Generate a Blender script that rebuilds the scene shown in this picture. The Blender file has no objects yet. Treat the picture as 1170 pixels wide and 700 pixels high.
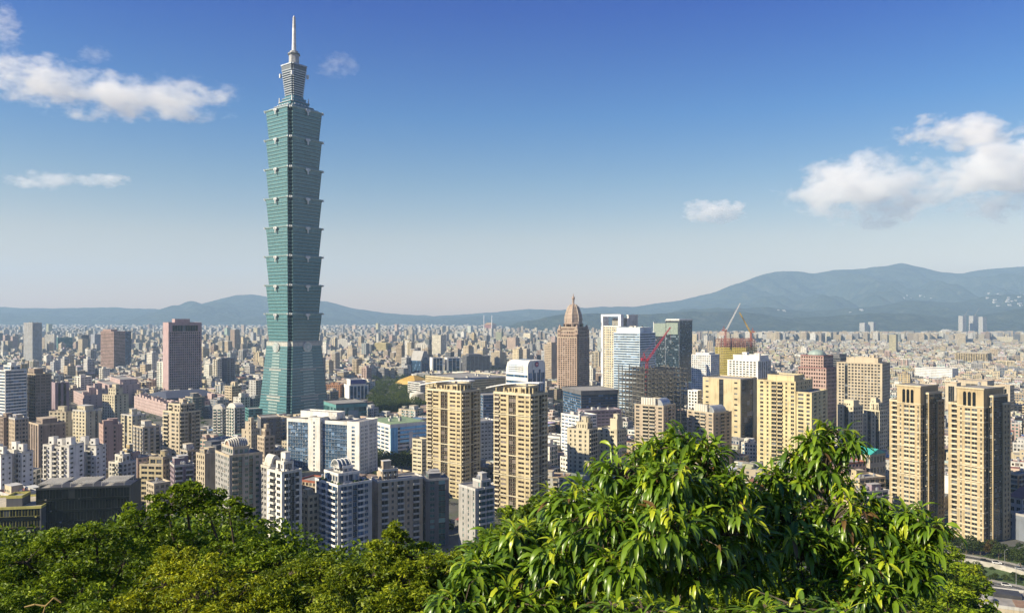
import bpy, math, random
import numpy as np
from mathutils import Vector, Matrix
R_ = math.radians
sc = bpy.context.scene
COL = sc.collection
FPX, CX, HZ, EYE = 875.0, 585.0, 361.0, 134.0      # focal length in photo pixels, centre column, horizon row, eye height (m)

# ------------------------------------------------------------------ camera, sky, sun, exposure
cam_d = bpy.data.cameras.new('camera'); cam = bpy.data.objects.new('camera', cam_d); COL.objects.link(cam)
cam.location = (0, 0, EYE); cam.rotation_euler = (R_(90), 0, 0)
cam_d.sensor_width = 36; cam_d.lens = FPX / 1170 * 36; cam_d.shift_y = 11 / 1170
cam_d.clip_start = 0.1; cam_d.clip_end = 60000
sc.camera = cam
SUN_AZ, SUN_EL = -112.0, 32.0                       # azimuth from +Y, negative = left
sx, sy, sz = math.sin(R_(SUN_AZ))*math.cos(R_(SUN_EL)), math.cos(R_(SUN_AZ))*math.cos(R_(SUN_EL)), math.sin(R_(SUN_EL))
sun_d = bpy.data.lights.new('sun', 'SUN'); sun = bpy.data.objects.new('sun', sun_d); COL.objects.link(sun)
sun_d.energy = 5.0; sun_d.angle = R_(0.5); sun_d.color = (1.0, 0.88, 0.64)
sun.rotation_euler = Vector((sx, sy, sz)).to_track_quat('Z', 'Y').to_euler()
W = bpy.data.worlds.new('World'); sc.world = W; W.use_nodes = True
nt = W.node_tree; nt.nodes.clear()
sky = nt.nodes.new('ShaderNodeTexSky'); sky.sky_type = 'NISHITA'; sky.sun_disc = False
sky.sun_elevation = R_(SUN_EL); sky.sun_rotation = R_(SUN_AZ)
sky.altitude = 100; sky.air_density = 1.0; sky.dust_density = 0.6; sky.ozone_density = 4.0
bg = nt.nodes.new('ShaderNodeBackground'); bg.inputs[1].default_value = 0.066
wo = nt.nodes.new('ShaderNodeOutputWorld')
hsv = nt.nodes.new('ShaderNodeHueSaturation'); hsv.inputs['Saturation'].default_value = 1.25
nt.links.new(sky.outputs[0], hsv.inputs['Color']); wtc = nt.nodes.new('ShaderNodeTexCoord'); wsp = nt.nodes.new('ShaderNodeSeparateXYZ'); nt.links.new(wtc.outputs['Generated'], wsp.inputs[0])
wr = nt.nodes.new('ShaderNodeValToRGB'); nt.links.new(wsp.outputs[2], wr.inputs[0]); cr_ = wr.color_ramp     # clear air darkens quickly above the horizon
for pos, colr in ((0.0, (1.74, 1.06, .70, 1)), (0.10, (1.92, 1.09, .74, 1)), (0.17, (1.30, .97, .82, 1)), (0.25, (.58, .79, .95, 1)), (0.37, (.0, .39, .97, 1)), (1.0, (.0, .36, .9, 1))):
    e = cr_.elements[0] if pos == 0.0 else cr_.elements[-1] if pos == 1.0 else cr_.elements.new(pos)
    e.color = colr
wm_ = nt.nodes.new('ShaderNodeMix'); wm_.data_type = 'RGBA'; wm_.blend_type = 'MULTIPLY'; wm_.inputs[0].default_value = 1
nt.links.new(hsv.outputs[0], wm_.inputs[6]); nt.links.new(wr.outputs[0], wm_.inputs[7]); nt.links.new(wm_.outputs[2], bg.inputs[0]); nt.links.new(bg.outputs[0], wo.inputs[0])
sc.view_settings.view_transform = 'Standard'; sc.view_settings.look = 'None'
sc.view_settings.gamma = 1; sc.view_settings.use_curve_mapping = False
sc.view_settings.exposure = 0.95
sc.render.engine = 'CYCLES'
cy = sc.cycles
cy.use_denoising = True
cy.max_bounces = 12; cy.diffuse_bounces = 2; cy.glossy_bounces = 2; cy.transmission_bounces = 3
cy.volume_bounces = 10; cy.transparent_max_bounces = 8
cy.sample_clamp_indirect = 4
cy.volume_step_rate = 1.0; cy.volume_max_steps = 96
HAZE_DENSITY = 6.6e-5

# ------------------------------------------------------------------ helpers
def tag(o, label=None, cat=None, group=None, kind=None):
    if label: o['label'] = label
    if cat: o['category'] = cat
    if group: o['group'] = group
    if kind: o['kind'] = kind
    return o
def empty(name, loc, rz=0, label=None, cat=None, group=None):
    o = bpy.data.objects.new(name, None); COL.objects.link(o)
    o.location = loc; o.rotation_euler = (0, 0, rz); o.empty_display_size = 1
    return tag(o, label, cat, group)
def link(name, me, parent=None, loc=None, rz=None):
    o = bpy.data.objects.new(name, me); COL.objects.link(o)
    if parent is not None: o.parent = parent
    if loc is not None: o.location = loc
    if rz is not None: o.rotation_euler = (0, 0, rz)
    return o
class MB:
    def __init__(s): s.v = []; s.f = []; s.m = []
    def quad(s, a, b, c, d, m=0):
        n = len(s.v); s.v += [a, b, c, d]; s.f.append((n, n+1, n+2, n+3)); s.m.append(m)
    def tri(s, a, b, c, m=0):
        n = len(s.v); s.v += [a, b, c]; s.f.append((n, n+1, n+2)); s.m.append(m)
    def box(s, x0, x1, y0, y1, z0, z1, m=0, mt=None):
        n = len(s.v)
        s.v += [(x0,y0,z0),(x1,y0,z0),(x1,y1,z0),(x0,y1,z0),(x0,y0,z1),(x1,y0,z1),(x1,y1,z1),(x0,y1,z1)]
        s.f += [(n,n+3,n+2,n+1),(n+4,n+5,n+6,n+7),(n,n+1,n+5,n+4),(n+1,n+2,n+6,n+5),(n+2,n+3,n+7,n+6),(n+3,n,n+4,n+7)]
        s.m += [m, m if mt is None else mt, m, m, m, m]
    def loft(s, rings, m=0, caps=True, ms=None, mcap=None):
        n0 = len(s.v); k = len(rings[0])
        for r in rings: s.v += [tuple(p) for p in r]
        for i in range(len(rings)-1):
            for j in range(k):
                a = n0+i*k+j; b = n0+i*k+(j+1) % k
                s.f.append((a, b, b+k, a+k)); s.m.append(ms[j % len(ms)] if ms else m)
        if caps:
            mc = m if mcap is None else mcap
            s.f.append(tuple(n0+j for j in range(k))[::-1]); s.m.append(mc)
            e = n0+(len(rings)-1)*k
            s.f.append(tuple(e+j for j in range(k))); s.m.append(mc)
    def prism(s, poly, z0, z1, m=0, mcap=None, ms=None, k=1.0):
        s.loft([[(x, y, z0) for x, y in poly], [(x*k, y*k, z1) for x, y in poly]], m, True, ms, mcap)
    def tube(s, p, q, r0, r1=None, n=8, m=0):
        p = Vector(p); q = Vector(q); r1 = r0 if r1 is None else r1
        d = (q-p).normalized(); a = d.orthogonal().normalized(); b = d.cross(a)
        s.loft([[p+(a*math.cos(t)+b*math.sin(t))*r0 for t in [2*math.pi*i/n for i in range(n)]],
                [q+(a*math.cos(t)+b*math.sin(t))*r1 for t in [2*math.pi*i/n for i in range(n)]]], m)
    def lathe(s, prof, n=12, m=0, ox=0, oy=0, rot=0):
        s.loft([[(ox+r*math.cos(rot+2*math.pi*i/n), oy+r*math.sin(rot+2*math.pi*i/n), z) for i in range(n)] for r, z in prof], m)
    def mesh(s, name, mats):
        me = bpy.data.meshes.new(name); me.from_pydata(s.v, [], s.f)
        for m in mats: me.materials.append(m)
        if len(mats) > 1: me.polygons.foreach_set('material_index', s.m)
        me.update(); return me
    def build(s, name, mats, parent=None, loc=None, rz=None):
        return link(name, s.mesh(name, mats if isinstance(mats, (list, tuple)) else [mats]), parent, loc, rz)
def np_mesh(name, V, faces, mats, attrs=None, smooth=False):
    me = bpy.data.meshes.new(name); V = np.asarray(V, np.float32)
    me.vertices.add(len(V)); me.vertices.foreach_set('co', V.ravel())
    tot = sum(f.size for f in faces); npol = sum(len(f) for f in faces)
    me.loops.add(tot); me.polygons.add(npol)
    me.loops.foreach_set('vertex_index', np.concatenate([f.ravel() for f in faces]).astype(np.int32))
    cnt = np.concatenate([np.full(len(f), f.shape[1], np.int32) for f in faces])
    me.polygons.foreach_set('loop_start', np.concatenate([[0], np.cumsum(cnt)[:-1]]).astype(np.int32))
    me.polygons.foreach_set('use_smooth', np.full(npol, smooth))
    for m in mats: me.materials.append(m)
    for nm, dom, typ, arr in (attrs or []):
        a = me.attributes.new(nm, typ, dom)
        a.data.foreach_set('color' if typ == 'FLOAT_COLOR' else 'value', np.asarray(arr, np.float32).ravel())
    me.update(calc_edges=True); me.validate(); return me
def gpt(px, py):                                   # a point of the plain seen at a photo pixel
    Y = EYE*FPX/(py-HZ); return ((px-CX)*Y/FPX, Y)
def xat(px, Y): return (px-CX)*Y/FPX
def zat(py, Y): return EYE+(HZ-py)*Y/FPX

# ------------------------------------------------------------------ materials
_mats = {}
class NT:
    def __init__(s, name):
        s.mat = bpy.data.materials.new(name); s.mat.use_nodes = True; s.t = s.mat.node_tree; s.t.nodes.clear()
        s.out = s.t.nodes.new('ShaderNodeOutputMaterial')
    def n(s, typ, ins=None, **kw):
        nd = s.t.nodes.new(typ)
        for k, v in kw.items(): setattr(nd, k, v)
        for k, v in (ins or {}).items():
            if isinstance(v, bpy.types.NodeSocket): s.t.links.new(v, nd.inputs[k])
            else: nd.inputs[k].default_value = v
        return nd
    def math(s, op, a, b=None, clamp=False):
        d = {0: a}
        if b is not None: d[1] = b
        return s.n('ShaderNodeMath', d, operation=op, use_clamp=clamp).outputs[0]
    def mix(s, f, a, b, mode='MIX'):
        nd = s.n('ShaderNodeMix', None, data_type='RGBA', blend_type=mode)
        for i, v in ((0, f), (6, a), (7, b)):
            if isinstance(v, bpy.types.NodeSocket): s.t.links.new(v, nd.inputs[i])
            else: nd.inputs[i].default_value = v if i == 0 else (*v[:3], 1)
        return nd.outputs[2]
    def ramp(s, f, stops):
        nd = s.n('ShaderNodeValToRGB', {0: f}); cr = nd.color_ramp
        while len(cr.elements) < len(stops): cr.elements.new(0.5)
        for e, (p, c) in zip(cr.elements, stops): e.position = p; e.color = (*c, 1) if len(c) == 3 else c
        return nd.outputs[0]
    def pr(s, **kw):
        return s.n('ShaderNodeBsdfPrincipled', {k.replace('_', ' '): v for k, v in kw.items()})
    def surf(s, sock): s.t.links.new(sock, s.out.inputs[0]); return s.mat
def wallm(col, rough=0.75, dirt=0.22, spec=0.3):
    key = ('w', tuple(round(c, 3) for c in col), rough, dirt)
    if key in _mats: return _mats[key]
    t = NT('painted_wall')
    geo = t.n('ShaderNodeNewGeometry'); oi = t.n('ShaderNodeObjectInfo')
    mp = t.n('ShaderNodeMapping', {0: geo.outputs['Position'], 3: (0.9, 0.9, 0.05)})
    n1 = t.n('ShaderNodeTexNoise', {0: mp.outputs[0], 'Scale': 1.0, 'Detail': 3.0}).outputs[0]
    n2 = t.n('ShaderNodeTexNoise', {0: geo.outputs['Position'], 'Scale': 0.11, 'Detail': 4.0}).outputs[0]
    f = t.math('ADD', t.math('MULTIPLY', n1, 0.6), t.math('MULTIPLY', n2, 0.6))
    dk = tuple(c*(1-dirt*1.6)*k for c, k in zip(col, (1.0, 0.98, 0.94)))
    lt = tuple(min(0.9, c*(1+dirt*0.4)) for c in col)
    c = t.ramp(f, [(0.38, dk), (0.62, col), (0.85, lt)])
    t.surf(t.pr(Base_Color=c, Roughness=rough, Specular_IOR_Level=spec).outputs[0])
    _mats[key] = t.mat; return t.mat
def plain(name, col, rough=0.6, metal=0.0):
    key = ('p', name, col, rough, metal)
    if key in _mats: return _mats[key]
    t = NT(name)
    geo = t.n('ShaderNodeNewGeometry')
    n2 = t.n('ShaderNodeTexNoise', {0: geo.outputs['Position'], 'Scale': 0.35, 'Detail': 5.0}).outputs[0]
    c = t.ramp(n2, [(0.3, tuple(x*0.75 for x in col)), (0.7, tuple(min(0.9, x*1.12) for x in col))])
    t.surf(t.pr(Base_Color=c, Roughness=rough, Metallic=metal).outputs[0])
    _mats[key] = t.mat; return t.mat
def glassm(col, curtain=0.2, rough=0.12, spec=0.45):
    key = ('g', col, curtain, rough)
    if key in _mats: return _mats[key]
    t = NT('window_glass')
    geo = t.n('ShaderNodeNewGeometry'); oi = t.n('ShaderNodeObjectInfo')
    r = t.math('FRACT', t.math('ADD', geo.outputs['Random Per Island'], oi.outputs['Random']))
    cur = tuple(min(0.5, c*2.0+0.10) for c in col)
    c = t.ramp(r, [(0.0, tuple(x*0.45 for x in col)), (1-curtain, col), (min(0.999, 1-curtain+0.02), tuple((a+b)/2 for a, b in zip(col, cur))), (1.0, cur)])
    t.surf(t.pr(Base_Color=c, Roughness=rough, Specular_IOR_Level=spec).outputs[0])
    _mats[key] = t.mat; return t.mat
C = dict(cream=(.53,.47,.34), gold=(.49,.41,.25), tan=(.41,.335,.25), beige=(.45,.385,.285), brown=(.26,.205,.17), maroon=(.24,.125,.12),
    pink=(.43,.325,.31), rose=(.39,.275,.24), white=(.70,.68,.64), offwhite=(.60,.57,.50), grey=(.33,.32,.31), lgrey=(.46,.45,.43),
    dgrey=(.13,.13,.14), slate=(.17,.19,.23), teal=(.10,.26,.25), sky=(.30,.62,.86), yellow=(.55,.45,.14), black=(.035,.04,.045), mauve=(.27,.21,.24))
G = dict(dark=(.035,.04,.045), blue=(.03,.085,.17), teal=(.05,.13,.13), black=(.012,.016,.018), brown=(.05,.035,.03), pale=(.13,.17,.2))
def wm(c): return wallm(C[c] if isinstance(c, str) else c)
def gm(c): return glassm(G[c] if isinstance(c, str) else c, .03 if c == 'black' else .16)
ROOF = plain('roof_concrete', (.27,.255,.235), 0.85)
STEEL = plain('stainless_steel', (.55,.56,.58), 0.35, 0.7)
WHITEMETAL = plain('white_metal', (.72,.72,.72), 0.45)
DARKMETAL = plain('dark_metal', (.05,.05,.055), 0.5)

# ------------------------------------------------------------------ ground
t = NT('city_ground'); geo = t.n('ShaderNodeNewGeometry')
n1 = t.n('ShaderNodeTexNoise', {0: geo.outputs['Position'], 'Scale': 0.02, 'Detail': 6.0}).outputs[0]
n2 = t.n('ShaderNodeTexVoronoi', {0: geo.outputs['Position'], 'Scale': 0.03}).outputs['Distance']
c = t.ramp(n1, [(0.35, (.055,.075,.035)), (0.48, (.075,.075,.07)), (0.6, (.12,.115,.105)), (0.75, (.05,.075,.03))])
t.surf(t.pr(Base_Color=c, Roughness=0.9).outputs[0])
g = MB(); g.quad((-17000,-600,0),(17000,-600,0),(17000,16500,0),(-17000,16500,0))
tag(g.build('ground', t.mat), kind='structure')

# the hill the photographer stands on
rng = np.random.default_rng(7)
def hill_z(x, y):
    d = y + 0.06*abs(x)
    z = 132.3 - np.where(d < 0, 0.1*d*0, np.where(d < 255, d*0.47, 255*0.47 + (d-255)*0.28))
    return z
def fbm(x, y, seed=0, octs=5):
    r = np.random.default_rng(seed); o = np.zeros_like(x); a = 1.0; f = 1.0
    for i in range(octs):
        for k in range(3):
            an = r.uniform(0, 2*math.pi); ph = r.uniform(0, 6.28)
            o += a*np.sin((x*math.cos(an)+y*math.sin(an))*f*r.uniform(.7, 1.4)+ph)/3
        a *= 0.52; f *= 2.05
    return o
xs = np.linspace(-420, 420, 120); ys = np.linspace(-60, 340, 100)
Xg, Yg = np.meshgrid(xs, ys)
Zg = hill_z(Xg, Yg) + np.clip(Yg, 0, 30)/30*1.2*fbm(Xg/18, Yg/18, 3)
Zg = np.maximum(Zg, -0.6 + 0*Zg)
nx, ny = len(xs), len(ys)
ii = (np.arange(ny-1)[:, None]*nx+np.arange(nx-1)[None, :]).ravel()
fq = np.stack([ii, ii+1, ii+nx+1, ii+nx], 1)
t = NT('forest_floor'); geo = t.n('ShaderNodeNewGeometry')
n1 = t.n('ShaderNodeTexNoise', {0: geo.outputs['Position'], 'Scale': 0.6, 'Detail': 8.0}).outputs[0]
t.surf(t.pr(Base_Color=t.ramp(n1, [(0.3, (.018,.026,.010)), (0.55, (.035,.055,.016)), (0.75, (.07,.075,.03))]), Roughness=0.95).outputs[0])
o = link('hillside', np_mesh('hillside', np.stack([Xg.ravel(), Yg.ravel(), Zg.ravel()], 1), [fq], [t.mat], smooth=True)); tag(o, kind='structure')

# mountains: ridge lines with real slopes behind and in front
t = NT('forested_mountain'); geo = t.n('ShaderNodeNewGeometry')
n1 = t.n('ShaderNodeTexNoise', {0: geo.outputs['Position'], 'Scale': 0.006, 'Detail': 8.0, 'Roughness': 0.65}).outputs[0]
n2 = t.n('ShaderNodeTexVoronoi', {0: geo.outputs['Position'], 'Scale': 0.03}).outputs['Distance']
c = t.mix(n2, t.ramp(n1, [(0.35, (.014,.022,.013)), (0.55, (.048,.062,.034)), (0.72, (.13,.125,.085))]), (.017,.024,.015))
bp = t.n('ShaderNodeBump', {'Strength': 1.0, 'Distance': 70.0, 'Height': n1})
t.surf(t.pr(Base_Color=c, Roughness=1.0, Specular_IOR_Level=0.0, Normal=bp.outputs[0]).outputs[0]); MOUNT = t.mat
RIDGE_V = []
def ridge(name, Y, pts, front, back, seed, rough):
    px = np.array([p[0] for p in pts], float); py = np.array([p[1] for p in pts], float)
    pp = np.linspace(px[0], px[-1], 620); hh = np.interp(pp, px, py)
    ker = np.hanning(13); ker /= ker.sum(); hh = np.convolve(np.pad(hh, 6, 'edge'), ker, 'valid') + 1.5*fbm(pp/11, pp*0, seed+5, 5)*rough
    rows = 90; V = []
    for j in range(rows):
        s = j/(rows-1)*2-1                                   # -1 front foot, 0 ridge, 1 back foot
        yy = Y + (front*s if s < 0 else back*s)
        X = (pp-CX)*Y/FPX
        ztop = np.maximum(EYE+(HZ-hh)*Y/FPX, 2)
        prof = (1-abs(s))**0.85
        spur = fbm(X/420.0, np.full_like(X, yy)/700.0, seed, 6)
        z = ztop*prof*(1+rough*spur*(1-prof)*2.4) + rough*85*fbm(X/190, np.full_like(X, yy)/150, seed+1, 5)*prof*(.35+.65*abs(s)**.5) - (6 if abs(s) == 1 else 0)
        wx = X+260*fbm(X/900, np.full_like(X, yy)/900, seed+3, 3)
        gul = np.abs(np.sin(wx/310+.9*np.sin(yy/700)))*.6+np.abs(np.sin(wx/137+yy/420))*.4
        z = np.where(z > 0, z*(1-.42*rough*2*(1-gul)*np.clip((1-prof)*3.0, 0, 1)), z)
        V.append(np.stack([X, np.full_like(X, yy), z], 1))
    n = len(pp); ii = (np.arange(rows-1)[:, None]*n+np.arange(n-1)[None, :]).ravel()
    me = np_mesh(name, np.concatenate(V), [np.stack([ii, ii+1, ii+n+1, ii+n], 1)], [MOUNT], smooth=True)
    RIDGE_V.append(np.concatenate(V)); tag(link(name, me), kind='structure')
ridge('hills', 12500, [(-260,352),(-60,350),(0,351),(60,352),(130,351),(190,353),(225,349),(250,342),(272,337),(290,336),(315,340),(350,342),(372,344),(400,351),(440,357),(480,361),(520,364)], 2600, 2500, 11, 0.35)
ridge('hills', 13200, [(380,366),(440,362),(520,361),(560,357),(600,354),(660,352),(720,351),(750,346),(790,340),(815,334),(838,324),(865,315),(900,309),(930,312),(955,306),(985,307),(1010,303),(1030,299),(1050,304),(1075,311),(1100,312),(1130,306),(1170,303),(1260,300),(1400,330)], 3600, 2500, 21, 0.45)
ridge('hills', 9300, [(690,372),(740,361),(790,354),(830,350),(880,352),(930,356),(980,351),(1040,343),(1090,345),(1130,338),(1200,334),(1300,340)], 1900, 1800, 31, 0.5)
ridge('hills', 7600, [(540,383),(575,376),(600,367),(640,361),(690,359),(740,360),(790,356),(830,355),(870,358),(905,365),(940,363),(985,358),(1030,357),(1080,361),(1120,357),(1180,350),(1280,356)], 800, 1200, 41, 0.5)
# ------------------------------------------------------------------ building kit
def corner(l, c, r, Y, rot):
    th = R_(rot); Cx, Cy = (c-CX)*Y/FPX, Y
    def run(px, tx, ty):
        k = (px-CX)/FPX; den = tx-k*ty
        return (k*Cy-Cx)/den if abs(den) > 1e-6 else 1e9
    w = run(l, -math.cos(th), -math.sin(th)); d = run(r, -math.sin(th), math.cos(th))
    return (Cx, Cy), w, d
def solve(l, c, r, Y, asp=0.8):
    best = None
    for rot in np.arange(-72, -8, 2.0):
        _, w, d = corner(l, c, r, Y, rot)
        if w <= 0 or d <= 0 or w > 400 or d > 400: continue
        cost = abs(math.log((d/w)/asp)) + abs(rot+36)*0.012
        if best is None or cost < best[0]: best = (cost, float(rot), w, d)
    return best[1:] if best else (-36.0, 20.0, 16.0)
WIDTH = dict(w=3.2, W=4.6, n=2.2, b=3.8, g=3.2, G=9.0, r=2.4, **{'.': 1.1, ':': 3.2})
OPEN = dict(w=.64, W=.82, n=.54, b=.86, g=.94, G=1.0, r=1.0)
FR = {'F': 0.0, 'R': math.pi/2, 'B': math.pi, 'L': -math.pi/2}
class Bld:
    '''one building in local metres: the front face looks to -y, the right face to +x'''
    def __init__(s, w, d): s.w, s.d = w, d; s.mb = MB(); s.panes = []; s.balc = []; s.fr = {'F': (0, 0), 'R': (0, 0), 'B': (0, 0), 'L': (0, 0)}
    def pt(s, f, u, o, v, w=None, d=None, cx=0, cy=0):
        w = w or s.w; d = d or s.d
        if f == 'F': return (cx+u, cy-d/2-o, v)
        if f == 'R': return (cx+w/2+o, cy+u, v)
        if f == 'B': return (cx-u, cy+d/2+o, v)
        return (cx-w/2-o, cy-u, v)
    def fbox(s, f, u0, u1, o0, o1, v0, v1, m, w, d, cx, cy):
        a = s.pt(f, u0, o0, v0, w, d, cx, cy); b = s.pt(f, u1, o1, v1, w, d, cx, cy)
        s.mb.box(min(a[0], b[0]), max(a[0], b[0]), min(a[1], b[1]), max(a[1], b[1]), v0, v1, m)
    # materials of the wall mesh: 0 wall, 1 trim, 2 glass, 3 dark, 4 roof
    def block(s, w, d, z0, z1, n, F='w', R='w', cx=0, cy=0, wh=.56, sill=.26, band=0, pier=0, proud=0.0, parapet=1.0, top=0.0, fine=True, rail=1, B=None, L=None):
        inset = .55
        s.mb.box(cx-w/2+inset, cx+w/2-inset, cy-d/2+inset, cy+d/2-inset, z0, z1-.02, 0, 4)
        fh = (z1-top-z0)/n
        for f, pat in (('F', F), ('R', R), ('B', B), ('L', L)):
            W_ = w if f in 'FB' else d; k = 0.0 if f in 'FB' else -0.012
            u_lo, u_hi = -W_/2+(0 if f in 'FB' else .02), W_/2-(0 if f in 'FB' else .02)
            if pat is None:
                s.fbox(f, u_lo, u_hi, -inset-.05, k, z0, z1-.04, 0, w, d, cx, cy); continue
            one = '|' in pat; pat = pat.replace('|', '')
            tot = sum(WIDTH[ch] for ch in pat); rep = 1 if one else max(1, round((W_-1.0)/tot))
            seq = pat*rep; tot = sum(WIDTH[ch] for ch in seq); u = u_lo+.5; sc_ = (u_hi-u_lo-1.0)/tot
            ops = []
            for ch in seq:
                bw = WIDTH[ch]*sc_
                if ch in OPEN:
                    ow = bw*OPEN[ch]; ops.append((u+(bw-ow)/2, u+(bw+ow)/2, ch))
                u += bw
            cur = u_lo
            for a, b, ch in ops:                                       # piers between the openings
                if a-cur > .02: s.fbox(f, cur, a, -inset-.05, k, z0, z1-.03, pier, w, d, cx, cy)
                cur = b
            if u_hi-cur > .02: s.fbox(f, cur, u_hi, -inset-.05, k, z0, z1-.03, pier, w, d, cx, cy)
            if top > 0:
                s.fbox(f, u_lo+.01, u_hi-.01, -inset-.04, k-.004, z1-top, z1-.035, pier, w, d, cx, cy)
            for a, b, ch in ops:
                for i in range(n):
                    v0 = z0+i*fh; v1 = v0+fh
                    if ch in 'wWnG':
                        s0 = v0+fh*sill; s1 = s0+fh*wh
                        o1 = k-.02+(proud if ch in 'wWnG' else 0)
                        s.fbox(f, a, b, -inset-.03, o1, v0, s0, band, w, d, cx, cy)
                        if v1-s1 > .05: s.fbox(f, a, b, -inset-.03, o1, s1, v1-.001, band, w, d, cx, cy)
                        if ch == 'G':
                            q = max(1, round((b-a)/3.0))
                            for j in range(q): s.panes.append((f, a+(b-a)*j/q, a+(b-a)*(j+1)/q-.12, s0, s1, -.3, w, d, cx, cy))
                        else: s.panes.append((f, a, b, s0, s1, -.3, w, d, cx, cy))
                    elif ch == 'b':
                        s.fbox(f, a, b, -inset-.03, k-.03, v0, v0+.25, band, w, d, cx, cy)
                        s.fbox(f, a, b, -inset-.03, k-.03, v1-.45, v1-.001, band, w, d, cx, cy)
                        s.panes.append((f, a, b, v0+.25, v1-.45, -.45, w, d, cx, cy))
                        s.balc.append((f, a-.15, b+.15, v0, k, w, d, cx, cy))
                    elif ch == 'g':
                        s.fbox(f, a, b, -inset-.03, k-.25, v0, v0+.5, 3, w, d, cx, cy)
                        s.panes.append((f, a, b, v0+.5, v1, -.35, w, d, cx, cy))
                    elif ch == 'r':
                        s.fbox(f, a, b, -inset-.03, -.4, v0, v0+.7, 3, w, d, cx, cy)
                        s.panes.append((f, a, b, v0+.7, v1, -.5, w, d, cx, cy))
        if parapet > 0:
            for x0, x1, y0, y1 in ((-w/2-.06, w/2+.06, -d/2-.06, -d/2+.28), (-w/2-.06, w/2+.06, d/2-.28, d/2+.06),
                                   (-w/2-.057, -w/2+.28, -d/2+.28, d/2-.28), (w/2-.28, w/2+.057, -d/2+.28, d/2-.28)):
                s.mb.box(cx+x0, cx+x1, cy+y0, cy+y1, z1-.35, z1+parapet, 1)
        return fh
_wmesh = {}
def window_mesh(w, h, gl, fr):
    key = ('win', round(w, 1), round(h, 1), gl.name, fr.name)
    if key not in _wmesh:
        m = MB(); b = .07; hw, hh = key[1]/2, key[2]/2
        m.quad((-hw,0,-hh), (hw,0,-hh), (hw,0,hh), (-hw,0,hh), 0)
        for x0, x1, z0, z1 in ((-hw,-hw+b,-hh,hh), (hw-b,hw,-hh,hh), (-hw+b,hw-b,hh-b,hh), (-hw+b,hw-b,-hh,-hh+b), (-b/2,b/2,-hh+b,hh-b)):
            m.box(x0, x1, -.07, -.01, z0, z1, 1)
        _wmesh[key] = m.mesh('window', [gl, fr])
    return _wmesh[key]
def balcony_mesh(w, dep, mat, railmat):
    key = ('bal', round(w, 1), dep, mat.name, railmat.name)
    if key not in _wmesh:
        m = MB(); hw = key[1]/2
        m.box(-hw, hw, -dep, .5, -.1, .12, 0)
        m.box(-hw, hw, -dep, -dep+.12, .12, 1.05, 1); m.box(-hw, -hw+.1, -dep+.12, .3, .12, 1.05, 1); m.box(hw-.1, hw, -dep+.12, .3, .12, 1.05, 1)
        _wmesh[key] = m.mesh('balcony', [mat, railmat])
    return _wmesh[key]
CAP = 100
def finish(s, root, mats, near, bal_dep=1.0, rail=None):
    '''links the wall mesh, windows and balconies of one building under its root'''
    gl = mats[2]
    def place(items, name, mesh_of, loc_of):
        items = sorted(items, key=lambda p: -loc_of(p)[2])
        for p in items[:CAP]:
            o = link(name, mesh_of(p), root); o.location = loc_of(p); o.rotation_euler = (0, 0, FR[p[0]])
        if len(items) > CAP:
            vs, fs, mi = [], [], []
            for p in items[CAP:]:
                me = mesh_of(p); a = FR[p[0]]; ca, sa = math.cos(a), math.sin(a); L = loc_of(p); n0 = len(vs)
                vs += [(v.co.x*ca-v.co.y*sa+L[0], v.co.x*sa+v.co.y*ca+L[1], v.co.z+L[2]) for v in me.vertices]
                for q in me.polygons: fs.append(tuple(n0+i for i in q.vertices)); mi.append(q.material_index)
            me0 = mesh_of(items[0]); me = bpy.data.meshes.new(name); me.from_pydata(vs, [], fs)
            for m in me0.materials: me.materials.append(m)
            me.polygons.foreach_set('material_index', mi); me.update()
            tag(link(name, me, root), kind='stuff')
    wl = lambda p: s.pt(p[0], (p[1]+p[2])/2, p[5], (p[3]+p[4])/2, p[6], p[7], p[8], p[9])
    bl = lambda p: s.pt(p[0], (p[1]+p[2])/2, p[4], p[3], p[5], p[6], p[7], p[8])
    ac = random.Random(len(s.panes)*7+int(s.w*10))
    for f, a, b, v0, v1, o, w, d, cx, cy_ in s.panes:
        if b-a < 2.9 and ac.random() < .16 and rail is not False:
            u = ac.uniform(a+.3, b-.4); s.fbox(f, u-.38, u+.38, -.1, .42, v0-.62, v0-.05, ac.choice((1, 1, 4)), w, d, cx, cy_)
    if near:
        place(s.panes, 'window', lambda p: window_mesh(p[2]-p[1], p[4]-p[3], gl, mats[1]), wl)
        place(s.balc, 'balcony', lambda p: balcony_mesh(p[2]-p[1], bal_dep, mats[1], rail or mats[1]), bl)
    else:
        tgt = MB() if len(s.panes) > 100 else s.mb; mi = 0 if tgt is not s.mb else 2
        for f, a, b, v0, v1, o, w, d, cx, cy_ in s.panes:
            tgt.quad(*[s.pt(f, u, o, v, w, d, cx, cy_) for u, v in ((a, v0), (b, v0), (b, v1), (a, v1))], mi)
        if tgt is not s.mb: tag(tgt.build('window', gl, root), kind='stuff')
        for f, a, b, v, k, w, d, cx, cy_ in s.balc:
            s.fbox(f, a, b, -.3, bal_dep*.9, v-.1, v+.12, 1, w, d, cx, cy_); s.fbox(f, a, b, bal_dep*.8, bal_dep*.9, v+.12, v+1.05, 1, w, d, cx, cy_)
    return s.mb.build('wall', list(mats), root)
def tank(mb, x, y, z, m=0, r=.9, h=1.8):
    for a in range(4): mb.box(x+(.5 if a & 1 else -.6), x+(.6 if a & 1 else -.5), y+(.5 if a & 2 else -.6), y+(.6 if a & 2 else -.5), z-.3, z+.7, m)
    mb.lathe([(r*.95, z+.7), (r, z+.8), (r, z+h+.5), (r*.6, z+h+.8), (.1, z+h+.95)], 10, m, x, y)
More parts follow.
